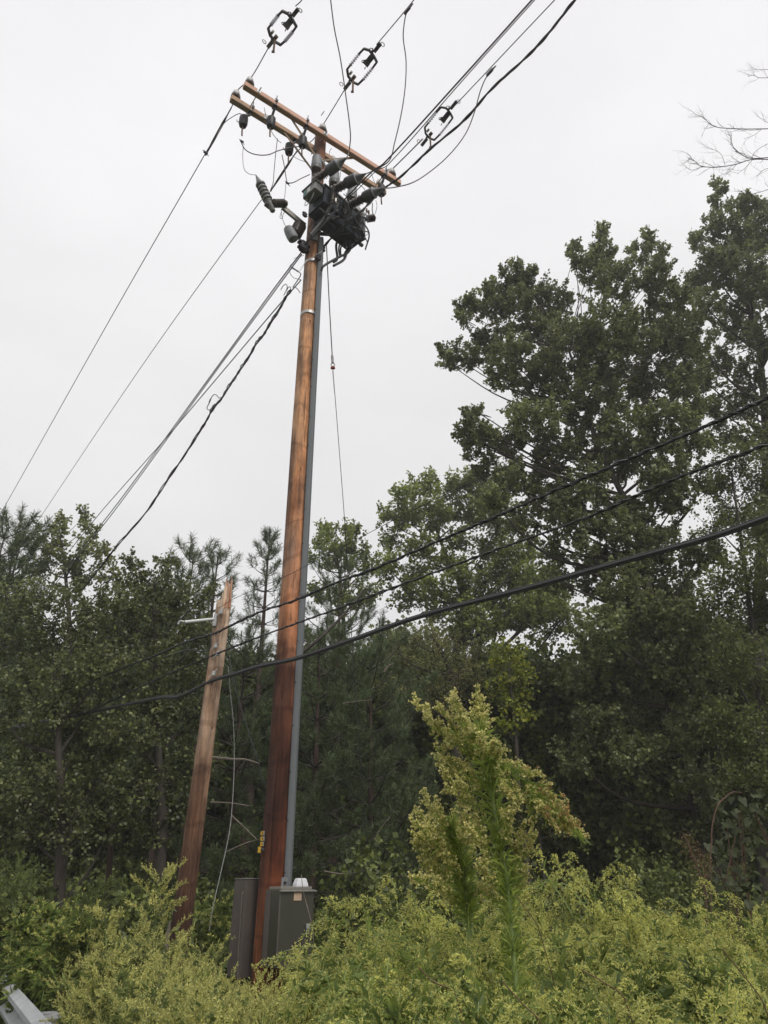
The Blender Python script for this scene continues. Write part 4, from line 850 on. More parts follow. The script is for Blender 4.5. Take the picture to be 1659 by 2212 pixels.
GW = 'trees of the dark wood behind the pole'
broadleaf('cottonwood_tree', 'largest cottonwood, tall dark leafy crown rising against the sky right of the pole', GW,
    [(1545, 1900), (1500, 1720), (1462, 1560), (1440, 1470), (1405, 1300), (1370, 1120), (1340, 1060), (1290, 960), (1260, 850), (1230, 760)], 15.0,
    [(1300, 492, 8), (1303, 505, 12), (1298, 525, 20), (1270, 560, 18), (1300, 550, 34), (1285, 590, 48), (1398, 505, 9), (1400, 525, 15), (1395, 555, 26), (1370, 535, 10), (1430, 545, 12), (1150, 590, 12), (1115, 580, 12), (1085, 590, 10), (1062, 620, 12), (1012, 645, 10), (995, 665, 10), (958, 755, 10), (968, 785, 12), (1030, 890, 10), (1012, 898, 8), (998, 935, 10), (1245, 535, 8), (1235, 548, 8), (1340, 610, 50), (1245, 560, 16), (1420, 600, 45), (1450, 650, 42), (1120, 600, 26), (1095, 625, 34), (1150, 620, 36), (1060, 655, 42), (1120, 670, 55), (1025, 668, 24),
     (985, 762, 28), (1000, 690, 20), (1020, 775, 32), (1060, 740, 45), (1190, 660, 55), (1180, 730, 68), (1100, 770, 55), (1080, 810, 35), (1240, 760, 75), (1320, 720, 75), (1400, 720, 75), (1460, 730, 50), (1160, 830, 65), (1250, 850, 75), (1340, 830, 75),
     (1420, 830, 72), (1485, 830, 42), (1025, 915, 26), (1010, 950, 26), (1045, 960, 42), (1100, 965, 45), (1115, 900, 30), (1160, 910, 50), (1200, 980, 62), (1280, 950, 70), (1360, 930, 68), (1440, 920, 60), (1105, 1040, 50), (1050, 1020, 30), (1180, 1060, 60), (1270, 1040, 50),
     (1440, 1010, 58), (1495, 960, 38), (1060, 1080, 36), (1140, 1130, 45), (1220, 1130, 42), (1310, 1085, 30), (1400, 1100, 45), (1465, 1080, 42), (1190, 1190, 34), (1250, 1180, 34), (1420, 1180, 52), (1330, 1150, 34), (1345, 1110, 34), (1290, 1130, 34), (1375, 1170, 40), (1300, 1210, 44), (1485, 720, 40), (1500, 770, 30), (1505, 890, 36), (1520, 1040, 30), (1370, 1225, 46), (1250, 1250, 40), (1190, 1250, 36), (1420, 1050, 40), (1340, 1010, 50), (1230, 1090, 40),
     (1340, 1270, 60), (1440, 1270, 70), (1510, 1200, 50), (1390, 1340, 75), (1300, 1370, 60), (1490, 1350, 70), (1350, 1450, 70), (1440, 1450, 60), (1270, 1460, 55), (1540, 1440, 60), (1290, 1570, 52), (1400, 1540, 55), (1240, 1640, 45), (1480, 1590, 48, -1.2), (1505, 1690, 46, -1.2), (1550, 1560, 50), (1450, 1680, 42), (1350, 1640, 46), (1490, 1500, 50, -1), (1540, 1780, 40, -1.2), (1400, 1640, 40), (1460, 1760, 34)],
    'cw', .082, 62, 36, 11, sub=.125, trunk_r=.15, elong=1.6, shell=.55)
broadleaf('cottonwood_tree', 'cottonwood cut by the right edge, its spiky top under the bare branches', GW, [(1640, 1700), (1640, 1300), (1655, 1000), (1640, 760), (1610, 640), (1570, 500)], 17.0,
    [(1546, 396, 8), (1550, 415, 12), (1548, 442, 18), (1565, 408, 7), (1612, 432, 10), (1640, 440, 10), (1548, 480, 30), (1515, 522, 26), (1600, 455, 28), (1625, 450, 30), (1590, 520, 50), (1650, 510, 55), (1540, 580, 48), (1490, 620, 26), (1600, 600, 60), (1660, 620, 60), (1520, 660, 40), (1580, 700, 50), (1650, 730, 45), (1560, 780, 38),
     (1620, 820, 38), (1665, 880, 42), (1590, 880, 36), (1510, 740, 32), (1520, 820, 34), (1560, 940, 36), (1540, 880, 30), (1740, 620, 90), (1740, 800, 90), (1750, 460, 80), (1640, 950, 40), (1730, 980, 80), (1700, 1120, 80)], 'cw', .09, 56, 34, 12, sub=.14, trunk_r=.17, elong=1.7, shell=.6)
broadleaf('locust_tree', 'airy yellow green tree at the right edge below the cottonwoods', GW, [(1650, 1900), (1640, 1500), (1605, 1200), (1580, 1020)], 13.2,
    [(1590, 985, 34), (1560, 1040, 36), (1640, 1030, 46), (1590, 1110, 46), (1655, 1140, 50), (1540, 1130, 32), (1620, 1230, 60), (1550, 1290, 50), (1640, 1340, 60), (1575, 1420, 60), (1650, 1490, 60), (1570, 1560, 50), (1630, 1610, 60), (1700, 1300, 70), (1640, 1700, 50, -1), (1600, 1680, 44, -1), (1660, 1780, 44, -1)],
    'locust', .06, 90, 26, 13, sub=.2, trunk_r=.09)
broadleaf('cottonwood_tree', 'lighter green cottonwood in the middle distance, rounded crown left of the largest one', GW, [(1000, 1500), (985, 1400), (1000, 1290), (960, 1190), (930, 1110)], 24.0,
    [(868, 1075, 26), (835, 1110, 24), (900, 1060, 28), (930, 1048, 28), (970, 1055, 32), (1005, 1040, 30), (1050, 1060, 42), (885, 1120, 42), (945, 1110, 42), (1010, 1105, 42), (1085, 1120, 50), (850, 1165, 26), (905, 1180, 38), (985, 1165, 30), (1060, 1180, 42),
     (1120, 1190, 46), (835, 1225, 34), (905, 1240, 32), (1110, 1250, 46), (1160, 1250, 42), (880, 1285, 38), (1075, 1300, 34), (1000, 1335, 38), (940, 1320, 30), (1150, 1320, 50), (960, 1215, 34), (940, 1270, 36), (1010, 1240, 36), (1030, 1290, 38), (985, 1290, 30), (1060, 1240, 36), (1160, 1320, 45), (1110, 1330, 45), (1195, 1290, 42), (1000, 1375, 40), (1060, 1350, 40), (1210, 1340, 42)], 'cw2', .11, 44, 24, 14, sub=.2, trunk_r=.17)
broadleaf('young_cottonwood', 'small rounded light green treetop just right of the tall pole', GW, [(740, 1500), (742, 1350), (735, 1250), (725, 1180)], 23.0,
    [(700, 1142, 15), (712, 1150, 18), (746, 1140, 16), (758, 1155, 20), (688, 1175, 20), (722, 1178, 26), (760, 1185, 24), (785, 1190, 16), (676, 1205, 14), (715, 1215, 22), (760, 1220, 22), (795, 1225, 22), (690, 1280, 26), (740, 1290, 30), (790, 1290, 30)],
    'cw2', .11, 44, 24, 15, sub=.19, trunk_r=.11)
broadleaf('birch_tree', 'pale twin-peaked treetop above the left woods', GW, [(150, 1500), (150, 1350), (140, 1230), (130, 1160)], 20.0,
    [(132, 1120, 11), (125, 1140, 17), (95, 1150, 16), (140, 1165, 22), (110, 1180, 26), (182, 1115, 10), (186, 1140, 16), (200, 1165, 18), (185, 1185, 24), (222, 1190, 14), (150, 1210, 30), (215, 1220, 20), (100, 1220, 28), (240, 1250, 24), (180, 1250, 34), (70, 1230, 26)],
    'birch', .10, 44, 22, 16, sub=.17, trunk_r=.1)
broadleaf('alder_tree', 'bushy tree with large dull leaves behind the broken pole', GW, [(350, 1800), (340, 1600), (335, 1400), (330, 1270)], 11.5,
    [(285, 1215, 16), (305, 1235, 22), (350, 1210, 18), (362, 1235, 20), (330, 1262, 30), (275, 1265, 22), (385, 1280, 38), (430, 1300, 36), (250, 1300, 36), (310, 1310, 46), (370, 1350, 52), (430, 1370, 46), (285, 1380, 52), (350, 1430, 58), (425, 1450, 50), (270, 1470, 55),
     (340, 1520, 60), (410, 1550, 55), (280, 1580, 58), (350, 1630, 60), (430, 1650, 50), (300, 1690, 58), (390, 1730, 50), (330, 1790, 50)], 'shrubleaf', .06, 85, 26, 17, sub=.12, shell=.7, cs=.93, trunk_r=.09)
broadleaf('alder_tree', 'dense dark bushy tree filling the left edge below the pale treetops', GW, [(130, 1900), (130, 1700), (120, 1500), (115, 1350)], 11.0,
    [(30, 1300, 45), (90, 1290, 45), (150, 1300, 45), (205, 1300, 36), (20, 1380, 55), (100, 1370, 58), (180, 1370, 55), (50, 1460, 62), (140, 1450, 62), (220, 1440, 50), (10, 1540, 60), (100, 1540, 65), (190, 1530, 60), (50, 1630, 65), (150, 1620, 65), (230, 1610, 50),
     (20, 1710, 62), (110, 1710, 62), (200, 1700, 60), (60, 1790, 60), (160, 1790, 60), (240, 1780, 45)], 'shrubleaf', .055, 85, 26, 18, sub=.12, shell=.7, cs=.93, trunk_r=.09)
broadleaf('willow_tree', 'grey green feathery willow behind the second pole gap, right of the tall pole', GW, [(985, 1600), (985, 1500), (960, 1420), (930, 1370)], 17.0,
    [(850, 1400, 30), (890, 1380, 30), (930, 1370, 32), (970, 1385, 32), (1010, 1410, 30), (870, 1440, 40), (930, 1430, 44), (990, 1450, 40), (900, 1500, 44), (960, 1510, 44), (840, 1490, 34), (1030, 1480, 30)], 'olive', .07, 70, 16, 19, sub=.16, trunk_r=.12, aspect=.3)
broadleaf('maple_tree', 'small bright yellow green maple standing above the flower spike', GW, [(1120, 1700), (1115, 1600), (1105, 1500), (1100, 1440)], 14.0,
    [(1085, 1400, 18), (1115, 1395, 18), (1075, 1430, 24), (1110, 1430, 26), (1140, 1450, 20), (1095, 1470, 26), (1130, 1490, 22), (1070, 1500, 20), (1110, 1520, 24), (1105, 1560, 22), (1130, 1545, 18)], 'bright', .075, 90, 12, 20, sub=.14, trunk_r=.05)
broadleaf('round_bush', 'rounded green bush at the far side of the dark hollow', GW, [(1170, 1850), (1165, 1780)], 12.5,
    [(1140, 1740, 28), (1165, 1710, 24), (1180, 1750, 34), (1150, 1780, 32), (1205, 1780, 22), (1120, 1790, 26)], 'dark', .07, 90, 12, 21, sub=.13, trunk_r=.03, cat='bush')
# pines
pine('pine_tree', 'slender pine with clear stem, its top beside the tall pole', GW, 582, 1165, 17, 2.6, .75, 31, tufts=.9, top_r=.13, whorls=6, needle=.15, opacity=46, wd=.06)
pine('pine_tree', 'short pine top just behind the tip of the broken pole', GW, 470, 1210, 16.5, 4.5, 1.2, 32, tufts=1.3, whorls=11, needle=.15, opacity=40, wd=.06)
pine('pine_tree', 'twin pine top left of the broken pole', GW, 418, 1204, 17.5, 6, 1.7, 33, tufts=1.3, whorls=13, needle=.16, opacity=40, wd=.07)
pine('pine_tree', 'pine at the far left edge of the woods', GW, 12, 1150, 15.5, 6, 1.9, 34, tufts=1.3, whorls=13, needle=.16, opacity=44, wd=.08)
pine('pine_tree', 'short pine between the left edge and the pale treetop', GW, 48, 1160, 16.5, 6, 1.8, 35, tufts=1.3, whorls=13, needle=.16, opacity=44, wd=.08)
pine('pine_tree', 'broad pine right behind the tall pole, among the light cottonwoods', GW, 735, 1235, 17, 7.5, 2.3, 36, tufts=1.5, whorls=15, needle=.115, opacity=80, wd=.055)
pine('pine_tree', 'dark pine below the young treetop right of the pole', GW, 690, 1400, 13, 5.5, 2.0, 37, tufts=1.6, whorls=14, needle=.115, opacity=80, wd=.055)
pine('pine_tree', 'dark lower pine between the tall pole and the flower spike', GW, 800, 1430, 13.5, 5.5, 2.3, 38, tufts=1.6, whorls=14, needle=.115, opacity=80, wd=.055)
pine('pine_tree', 'dark pine filling the gap between the two poles', GW, 530, 1400, 14, 6, 2.1, 39, tufts=1.6, whorls=14, needle=.115, opacity=80, wd=.055)
# dead pale limbs
for pts, r_, lb in (([(455, 1636, 10.6), (500, 1640, 10.6), (530, 1641, 10.7), (560, 1650, 10.8)], .022, 'bleached dead limb reaching level from behind the broken pole'),
                    ([(455, 1733, 10.8), (500, 1735, 10.8), (540, 1741, 10.8)], .012, 'thin pale dead limb below the level one, between the poles'),
                    ([(500, 1762, 10.2), (525, 1785, 10.2), (553, 1812, 10.2)], .014, 'pale dead limb slanting down toward the tall pole'),
                    ([(490, 1840, 10.2), (530, 1822, 10.2), (562, 1812, 10.2)], .01, 'thin dead limb slanting up toward the tall pole'),
                    ([(700, 1882, 10.5), (740, 1888, 10.5), (785, 1882, 10.5), (799, 1870, 10.5), (798, 1850, 10.5)], .010, 'pale fallen limb curving up at the foot of the guy wire'),
                    ([(808, 1815, 10.5), (822, 1790, 10.5), (845, 1762, 10.5)], .008, 'thin straight dead twig in the dark left of the flower spike'),
                    ([(740, 1520, 12), (770, 1515, 12), (805, 1512, 12)], .010, 'thin level dead twig among the pines'),
                    ([(830, 1452, 12), (838, 1440, 12), (850, 1433, 12)], .02, 'short pale broken stub in front of the willow'),
                    ([(650, 1412, 12), (690, 1380, 12), (740, 1330, 12.2), (790, 1270, 12.4)], .035, 'dark crooked limb rising right of the tall pole')):
    sp_ = spline([P(*q) for q in pts], 6); b = MB(); b.tube(sp_, list(np.linspace(r_, r_*.5, len(sp_))), 6); tag(b.build('dead_limb', M['bark' if 'dark crooked' in lb else 'dead']), lb, 'dead limb')
for pts, r_, lb in (([(245, 1990), (238, 1850), (248, 1760), (262, 1690)], .045, 'reddish bare trunk in the dark left woods'),):
    q = [P(x, y, 12.4) for x, y in pts]; q[0] = V3(q[0][0], q[0][1], 0); sp_ = spline(q, 6); b = MB(); b.tube(sp_, list(np.linspace(r_*1.2, r_*.4, len(sp_))), 8); tag(b.build('dead_sapling', M['bark_red']), lb, 'dead tree')

# the leafless tree reaching in at the top right
rd = random.Random(77)
bt = empty('bare_tree', (16.6, 16, 0), 'leafless tree reaching thin twigs in from the upper right edge', 'bare tree')
b = MB(); tk = [V3(16.6, 16, -.2), V3(16.5, 15.8, 6), V3(16.4, 15.6, 12), V3(16.2, 15.4, 19), V3(16, 15.2, 26)]; b.tube(spline(tk, 6), list(np.linspace(.26, .04, 25)), 10); b.build('trunk', M['bark'], bt)
ZT = zoomer(1394.6, 60.6, 4.5615)
tb = MB()
def twigs(p, d, L, r_, lev):
    q = [p]; cur = p; dd = d
    for i in range(4):
        dd = unit(dd+V3(rd.uniform(-.25, .25), rd.uniform(-.25, .25), rd.uniform(-.2, .3))); cur = cur+dd*L/4; q.append(cur)
    tb.tube(q, list(np.linspace(r_, r_*.4, 5)), 4)
    if lev > 0:
        for i in (1, 2, 3, 4):
            for _ in range(2 if lev > 1 else 1):
                s_ = unit(dd*.7+V3(rd.uniform(-1, 1), rd.uniform(-.6, .6), rd.uniform(-.7, .9))); twigs(q[i], s_, L*rd.uniform(.35, .6), r_*.55, lev-1)
for pts, r_ in (([(1330, 990), (1000, 995), (850, 990), (720, 980), (640, 950), (580, 890), (490, 850)], .016), ([(1330, 1265), (1060, 1285), (990, 1270), (900, 1215), (855, 1150), (840, 1020)], .016), ([(1330, 1300), (1050, 1295), (900, 1340), (720, 1370), (620, 1370), (540, 1360), (470, 1300), (420, 1280)], .017),
                ([(1060, 1290), (980, 1380), (900, 1440)], .009), ([(900, 1340), (820, 1420), (710, 1460)], .009), ([(780, 1340), (740, 1240), (650, 1190), (600, 1180)], .008), ([(1330, 1080), (1100, 1200), (1040, 1285)], .01), ([(1330, 1540), (1150, 1610), (1010, 1635), (905, 1590)], .011),
                ([(1330, 480), (1120, 490), (1060, 465), (1010, 480)], .011), ([(1330, 400), (1100, 410), (1050, 390)], .009), ([(1330, 900), (1200, 930), (1150, 850)], .009), ([(1140, 1000), (1060, 1060), (970, 1090)], .008), ([(1330, 1700), (1200, 1730), (1110, 1780)], .009), ([(540, 1370), (450, 1400), (395, 1370)], .007),
                ([(1330, 1380), (1180, 1390), (1100, 1460)], .009)):
    W = [P(*ZT(*q), 15.2) for q in pts]; sp_ = spline(W, 5); tb.tube(sp_, list(np.linspace(r_, r_*.45, len(sp_))), 5)
    if pts[0][0] == 1330: tb.tube(spline([V3(16.2, 15.4, W[0][2]-2.5), V3(14, 15.3, W[0][2]-.6), W[0]], 5), list(np.linspace(r_*3, r_, 11)), 5)
    for i in range(3, len(sp_)-1, 2):
        d = unit(sp_[i+1]-sp_[i]); twigs(sp_[i], unit(d+V3(rd.uniform(-.6, .2), rd.uniform(-.5, .5), rd.choice((-1, 1))*rd.uniform(.5, 1.1))), rd.uniform(.25, .6), r_*.42, 1)
tb.build('bare_branch', M['twig'], bt)

# far woods: one mass of foliage closing the view behind the nearer trees
rng = np.random.default_rng(99); C = Cloud(); cl = []
for i in range(260):
    x = rng.uniform(-28, 28); y = rng.uniform(26, 33); top = 11.0+1.2*math.sin(x*.8)+(2.0 if x > 7 else 0)-(3.2 if -10 < x < -3.0 else 0)
    r_ = rng.uniform(1.1, 2.0); cl.append((V3(x, y, rng.uniform(.5, top-r_)), r_))
pts, _ = crown_points(cl, rng, 26, .5, 16); C.add(leaves(pts, .26*(.6+.6*rng.random(len(pts))), rng, .3))
o = C.build('woods', [M['dark']], None, Vector((0, 29, 0))); tag(o, 'dark mass of far woods behind all the single trees', 'woods', kind='stuff')
# understory: ferny low growth and saplings on the forest floor
rng = np.random.default_rng(98); C = Cloud(); cl = []
for i in range(330):
    x = rng.uniform(-9, 10.5); y = rng.uniform(9.8, 17); x *= y/13; h = .5+.9*rng.random()+(1.3*rng.random() if rng.random() < .3 else 0)
    if 1.2 < x/y*13 < 6 and y < 13: h *= .5
    cl.append((V3(x, y, h*.5), .45+.35*h))
pts, _ = crown_points(cl, rng, 55, .14, 10, shell=.3); pts[:, 2] = np.abs(pts[:, 2])
C.add(leaves(pts, .085*(.6+.7*rng.random(len(pts))), rng, .6))
o = C.build('undergrowth', [M['dark']], None, Vector((0, 13, 0))); tag(o, 'dark leafy undergrowth on the forest floor below the trees', 'undergrowth', kind='stuff')
# closed thicket between the trunks
for nm, lab, cnt, xr, yr, zr, lm, ls, sd_ in (('sapling_thicket', 'dark thicket of saplings filling the wood behind the pole and the right hollow', 150, (-1, 10.5), (17.5, 20), (.4, 7.5), 'dark', .15, 41), ('sapling_thicket', 'dull thicket of saplings behind the broken pole', 130, (-12.5, -.5), (18.5, 21), (.4, 9.7), 'dark', .15, 42)):
    rng = np.random.default_rng(sd_); C = Cloud(); cl = []
    for i in range(cnt):
        r_ = rng.uniform(.7, 1.2); xx = rng.uniform(*xr); yy_ = rng.uniform(*yr); zz = rng.uniform(*zr)
        cl.append((V3(xx, yy_, (min(zz, 6.4) if xx > -5.6 else zz)-.3*r_), r_))
    pts, _ = crown_points(cl, rng, 40, .25, 14); C.add(leaves(pts, ls*(.6+.6*rng.random(len(pts))), rng, .3)); tag(C.build(nm, [M[lm]], None, Vector((sum(xr)/2, sum(yr)/2, 0))), lab, 'thicket', kind='stuff')

# ================================================================== weeds
def weed_plant(C, base, tip, rng, rd, droop=1.0, nb=22, fl=1.0, lf=1.0, bl=.30, fm=0, fsz=.011, lsz=.05, start=.3):
    """arching stem, side branches that rise then hang, each with short branchlets beaded with tiny flower heads. slots: 0 floret, 1 leaf, 2 stem"""
    base, tip = np.asarray(base, float), np.asarray(tip, float); H = np.linalg.norm(tip-base)
    midp = base+(tip-base)*V3(.3, .3, .62); hk = V3(rd.uniform(-.1, .1), rd.uniform(-.05, .05), 0)*max(droop, 0)+ (tip-base)*V3(.35, .35, 0)*max(droop, 0)*.3; path = spline([base, midp, tip-hk*.3, tip+hk-UP*.09*max(droop, 0)], 6); pa = np.array(path)
    C.tube(path, list(np.linspace(.006, .0018, len(path))), 2, 3); pc, pd, lc, lt = [], [], [], []
    for k in range(nb):
        t = start+(1-start)*(k+rd.random())/nb; i = min(int(t*(len(path)-1)), len(path)-2); o = path[i]+(path[i+1]-path[i])*((t*(len(path)-1)) % 1)
        dirs = unit(path[i+1]-path[i]); a = k*2.4+rd.uniform(-.5, .5); L = bl*(1.15-.8*t)*rd.uniform(.6, 1.3)*(H/1.4)
        side = unit(np.cross(dirs, V3(math.cos(a), math.sin(a), .1))); d0 = unit(side*.85+dirs*1.15)
        q = [o, o+d0*L*.5, o+d0*L*.85+side*L*.12-UP*.05*L*droop, o+d0*L+side*L*.35-UP*.28*L*droop]; br = spline(q, 3); C.tube(br, .0012, 2, 3); bra = np.array(br)
        ns = max(3, int(12*fl*L/.2)); u = (.15+.85*(np.arange(ns)+rng.random(ns))/ns)*(len(br)-1.01); ii = u.astype(int); p = bra[ii]+(bra[ii+1]-bra[ii])*(u-ii)[:, None]
        tn = nrmz(bra[ii+1]-bra[ii]); sd_ = nrmz(rng.normal(size=(ns, 3))); l = rng.uniform(.03, .07, (ns, 1))*(1.2-.75*(u/len(br)))[:, None]
        v = nrmz(tn*.9+sd_*.7+np.array([0, 0, .3-.3*droop]))*l; nf = 9; f = (np.arange(nf)/nf+.12)[None, :, None]
        pp = p[:, None, :]+v[:, None, :]*f-np.array([0, 0, .6*droop])*(f**2)*l[:, None, :]+rng.normal(size=(ns, nf, 3))*.0022
        pc.append(pp.reshape(-1, 3)); pd.append(np.repeat(v, nf, 0))
        nl_ = 14; ff = rng.random(nl_)*(len(br)-1.01); ji = ff.astype(int); pc.append(bra[ji]+(bra[ji+1]-bra[ji])*(ff-ji)[:, None]+rng.normal(size=(nl_, 3))*.004); pd.append(nrmz(rng.normal(size=(nl_, 3)))*.03)
        m = int(5*lf)
        if m: u = rng.random(m)*.6*(len(br)-1.01); ii = u.astype(int); lc.append(bra[ii]); lt.append(np.repeat([side+UP*.3], m, 0)+rng.normal(size=(m, 3))*.4)
    nl = int(46*lf); u = rng.random(nl)*.85*(len(path)-1.01); ii = u.astype(int); lc.append(pa[ii]+(pa[ii+1]-pa[ii])*(u-ii)[:, None]); lt.append(nrmz(rng.normal(size=(nl, 3))*np.array([1, 1, .3]))+np.array([0, 0, .25]))
    pc = np.concatenate(pc); pd = nrmz(np.concatenate(pd)); C.add(leaves(pc, fsz*1.35*(.6+.7*rng.random(len(pc))), rng, .3, .42, 0, tdir=pd*1.6, fold=.15), fm)
    lc = np.concatenate(lc); lt = nrmz(np.concatenate(lt)); C.add(leaves(lc, lsz*(.6+.8*rng.random(len(lc))), rng, .4, .26, 0, tdir=lt*2), 1)
SINK = 0
def ROADSIDE(px): return float(np.interp(px, [-60, 0, 60, 100, 130, 200, 300, 400, 600, 820], [11.5, 10.6, 8.8, 7.4, 6.6, 5.7, 4.8, 4.1, 3.2, 2.5]))
def thicket(name, label, spec, seed, mats, org):
    rng = np.random.default_rng(seed); rd = random.Random(seed); C = Cloud()
    for (px, py, Y, lean, kw) in spec:
        py += SINK
        if 470 < px < 700 and Y < 7: py = max(py, 2180+rd.uniform(-8, 40)-max(0, px-640)*.9)
        if px < 820: Y = max(Y, ROADSIDE(px))
        tip = P(px, py, Y); base = V3(tip[0]-lean+rd.uniform(-.08, .08), Y+rd.uniform(-.1, .15), 0); base[2] = ground_z(base[0], base[1])
        weed_plant(C, base, tip, rng, rd, **kw)
    return tag(C.build(name, [M[m] for m in mats], None, Vector(org)), label, 'weeds', kind='stuff')
rd = random.Random(4); spec = []; SINK = 58
# right thicket: skyline tips, then rows in front
for (x, y, Y, ln) in ((648, 2024, 4.4, -.5), (690, 2006, 4.3, -.3), (735, 2015, 4.2, -.15), (790, 1972, 4.0, -.1), (775, 2050, 3.9, -.2), (835, 1948, 3.9, .0), (868, 1938, 3.9, .0), (905, 1955, 3.8, .1), (945, 1975, 3.8, .05), (985, 1985, 3.8, .1), (1030, 1940, 3.7, .0), (1080, 1930, 3.7, .1), (1130, 1930, 4.0, -.2),
                       (1178, 1850, 3.9, -.45), (1205, 1858, 3.95, -.3), (1240, 1858, 4.0, -.2), (1285, 1875, 4.0, -.1), (1325, 1895, 4.0, .1), (1370, 1915, 4.0, .25), (1412, 1950, 3.9, .3), (1435, 1990, 3.8, .3), (1470, 2050, 3.7, .3), (1495, 2010, 3.9, -.1), (1500, 1945, 4.0, -.35), (1540, 1955, 4.0, -.3), (1580, 1990, 4.0, -.2), (1625, 1950, 4.0, -.35), (1650, 1985, 3.9, -.1),
                       (1590, 2040, 3.8, .1), (1650, 2050, 3.7, .1)):
    spec.append((x, y, Y, ln, dict(nb=16, fl=1.3, lf=.5, bl=.32, droop=1.5, fsz=.0098, start=.4)))
for row, (y0, Y0, n_) in enumerate(((1995, 3.6, 13), (2035, 3.35, 13), (2080, 3.1, 13), (2125, 2.85, 12), (2170, 2.6, 12), (2215, 2.4, 12), (2250, 2.2, 11))):
    for i in range(n_):
        x = 690+(1000)*(i+rd.random())/n_; yy = y0+rd.uniform(-25, 25)+(20 if 1430 < x < 1500 else 0)+max(0, (740-x)*.6)
        if yy < 2030 and x > 1400: yy += 40
        spec.append((x, yy, Y0*rd.uniform(.96, 1.05), rd.uniform(-.25, .25), dict(nb=15, fl=1.25 if rd.random() < .74 else .12, lf=rd.choice((.8, 1.0, 2.2)), bl=rd.uniform(.26, .38), droop=1.2, fsz=.0088, start=.42)))
thicket('weeds', 'thicket of arching yellow-flowered weeds across the lower right', spec, 51, ('floret', 'weedleaf', 'stem'), (1, 3.3, 0))
rd = random.Random(6); spec = []; SINK = 62
for (x, y, Y, ln) in ((300, 2050, 5.6, .0), (325, 2010, 5.8, .0), (215, 2040, 5.2, .1), (250, 2010, 5.6, .1), (275, 1985, 6.0, .05), (290, 1968, 6.2, .0), (340, 1978, 6.2, -.05), (360, 2010, 6.0, -.05), (390, 1990, 6.4, .0), (430, 2015, 6.2, .1), (455, 1995, 6.2, -.1), (480, 1985, 6.4, .05), (505, 2030, 6.2, .0), (535, 2060, 6.0, .05), (570, 2045, 6.2, -.05), (600, 2095, 6.0, .1),
                       (620, 2070, 6.2, .05), (640, 2120, 6.0, -.05), (170, 2060, 5.2, -.2), (140, 2060, 5.4, -.3)):
    spec.append((x, y, Y, ln, dict(nb=15, fl=1.2, lf=1.0, bl=.32, droop=-.3, fsz=.0115, lsz=.06)))
for (y0, Y0, n_, x0) in ((2060, 5.2, 15, 160), (2095, 4.8, 15, 150), (2130, 4.4, 15, 140), (2165, 4.0, 15, 150), (2200, 3.7, 15, 160), (2235, 3.4, 14, 160)):
    for i in range(n_):
        x = x0+(700-x0)*(i+rd.random())/n_
        if y0 < 2110 and x > 620: continue
        spec.append((x, y0+rd.uniform(-22, 22), Y0*rd.uniform(.96, 1.05), rd.uniform(-.15, .15), dict(nb=15, fl=1.2 if rd.random() < .8 else .3, lf=1.2, bl=rd.uniform(.26, .36), droop=-.3, fsz=.011, lsz=.06, start=.4)))
thicket('weeds', 'thicket of pale feathery weeds around the pole feet at the lower left', spec, 52, ('floret_l', 'weedleaf2', 'stem'), (-1.5, 5, 0))
rd = random.Random(8); spec = []; SINK = 35
for i in range(60):
    x = rd.uniform(-60, 230); Y = rd.uniform(8.2, 10.5); y = rd.uniform(1925, 2080)
    spec.append((x, max(y, 1905+abs(x-60)*.3), Y, rd.uniform(-.3, .3), dict(nb=18, fl=.06, lf=3, bl=.3, droop=.2, fsz=.02, lsz=.09)))
for i in range(60): spec.append((rd.uniform(380, 900), rd.uniform(1925, 2030), rd.uniform(9.6, 12), rd.uniform(-.2, .2), dict(nb=14, fl=.6 if i % 3 == 0 else .2, lf=2.5, bl=.34, droop=.3, fsz=.024, lsz=.09)))
for i in range(40): spec.append((rd.uniform(1350, 1700), rd.uniform(1960, 2080), rd.uniform(6.5, 9), rd.uniform(-.2, .2), dict(nb=14, fl=.15, lf=2.5, bl=.34, droop=.3, fsz=.02, lsz=.08)))
thicket('weeds', 'deep green leafy weeds growing beyond the guardrail and behind the cabinets', spec, 53, ('floret', 'weedleaf', 'stem'), (-2, 9.5, 0))

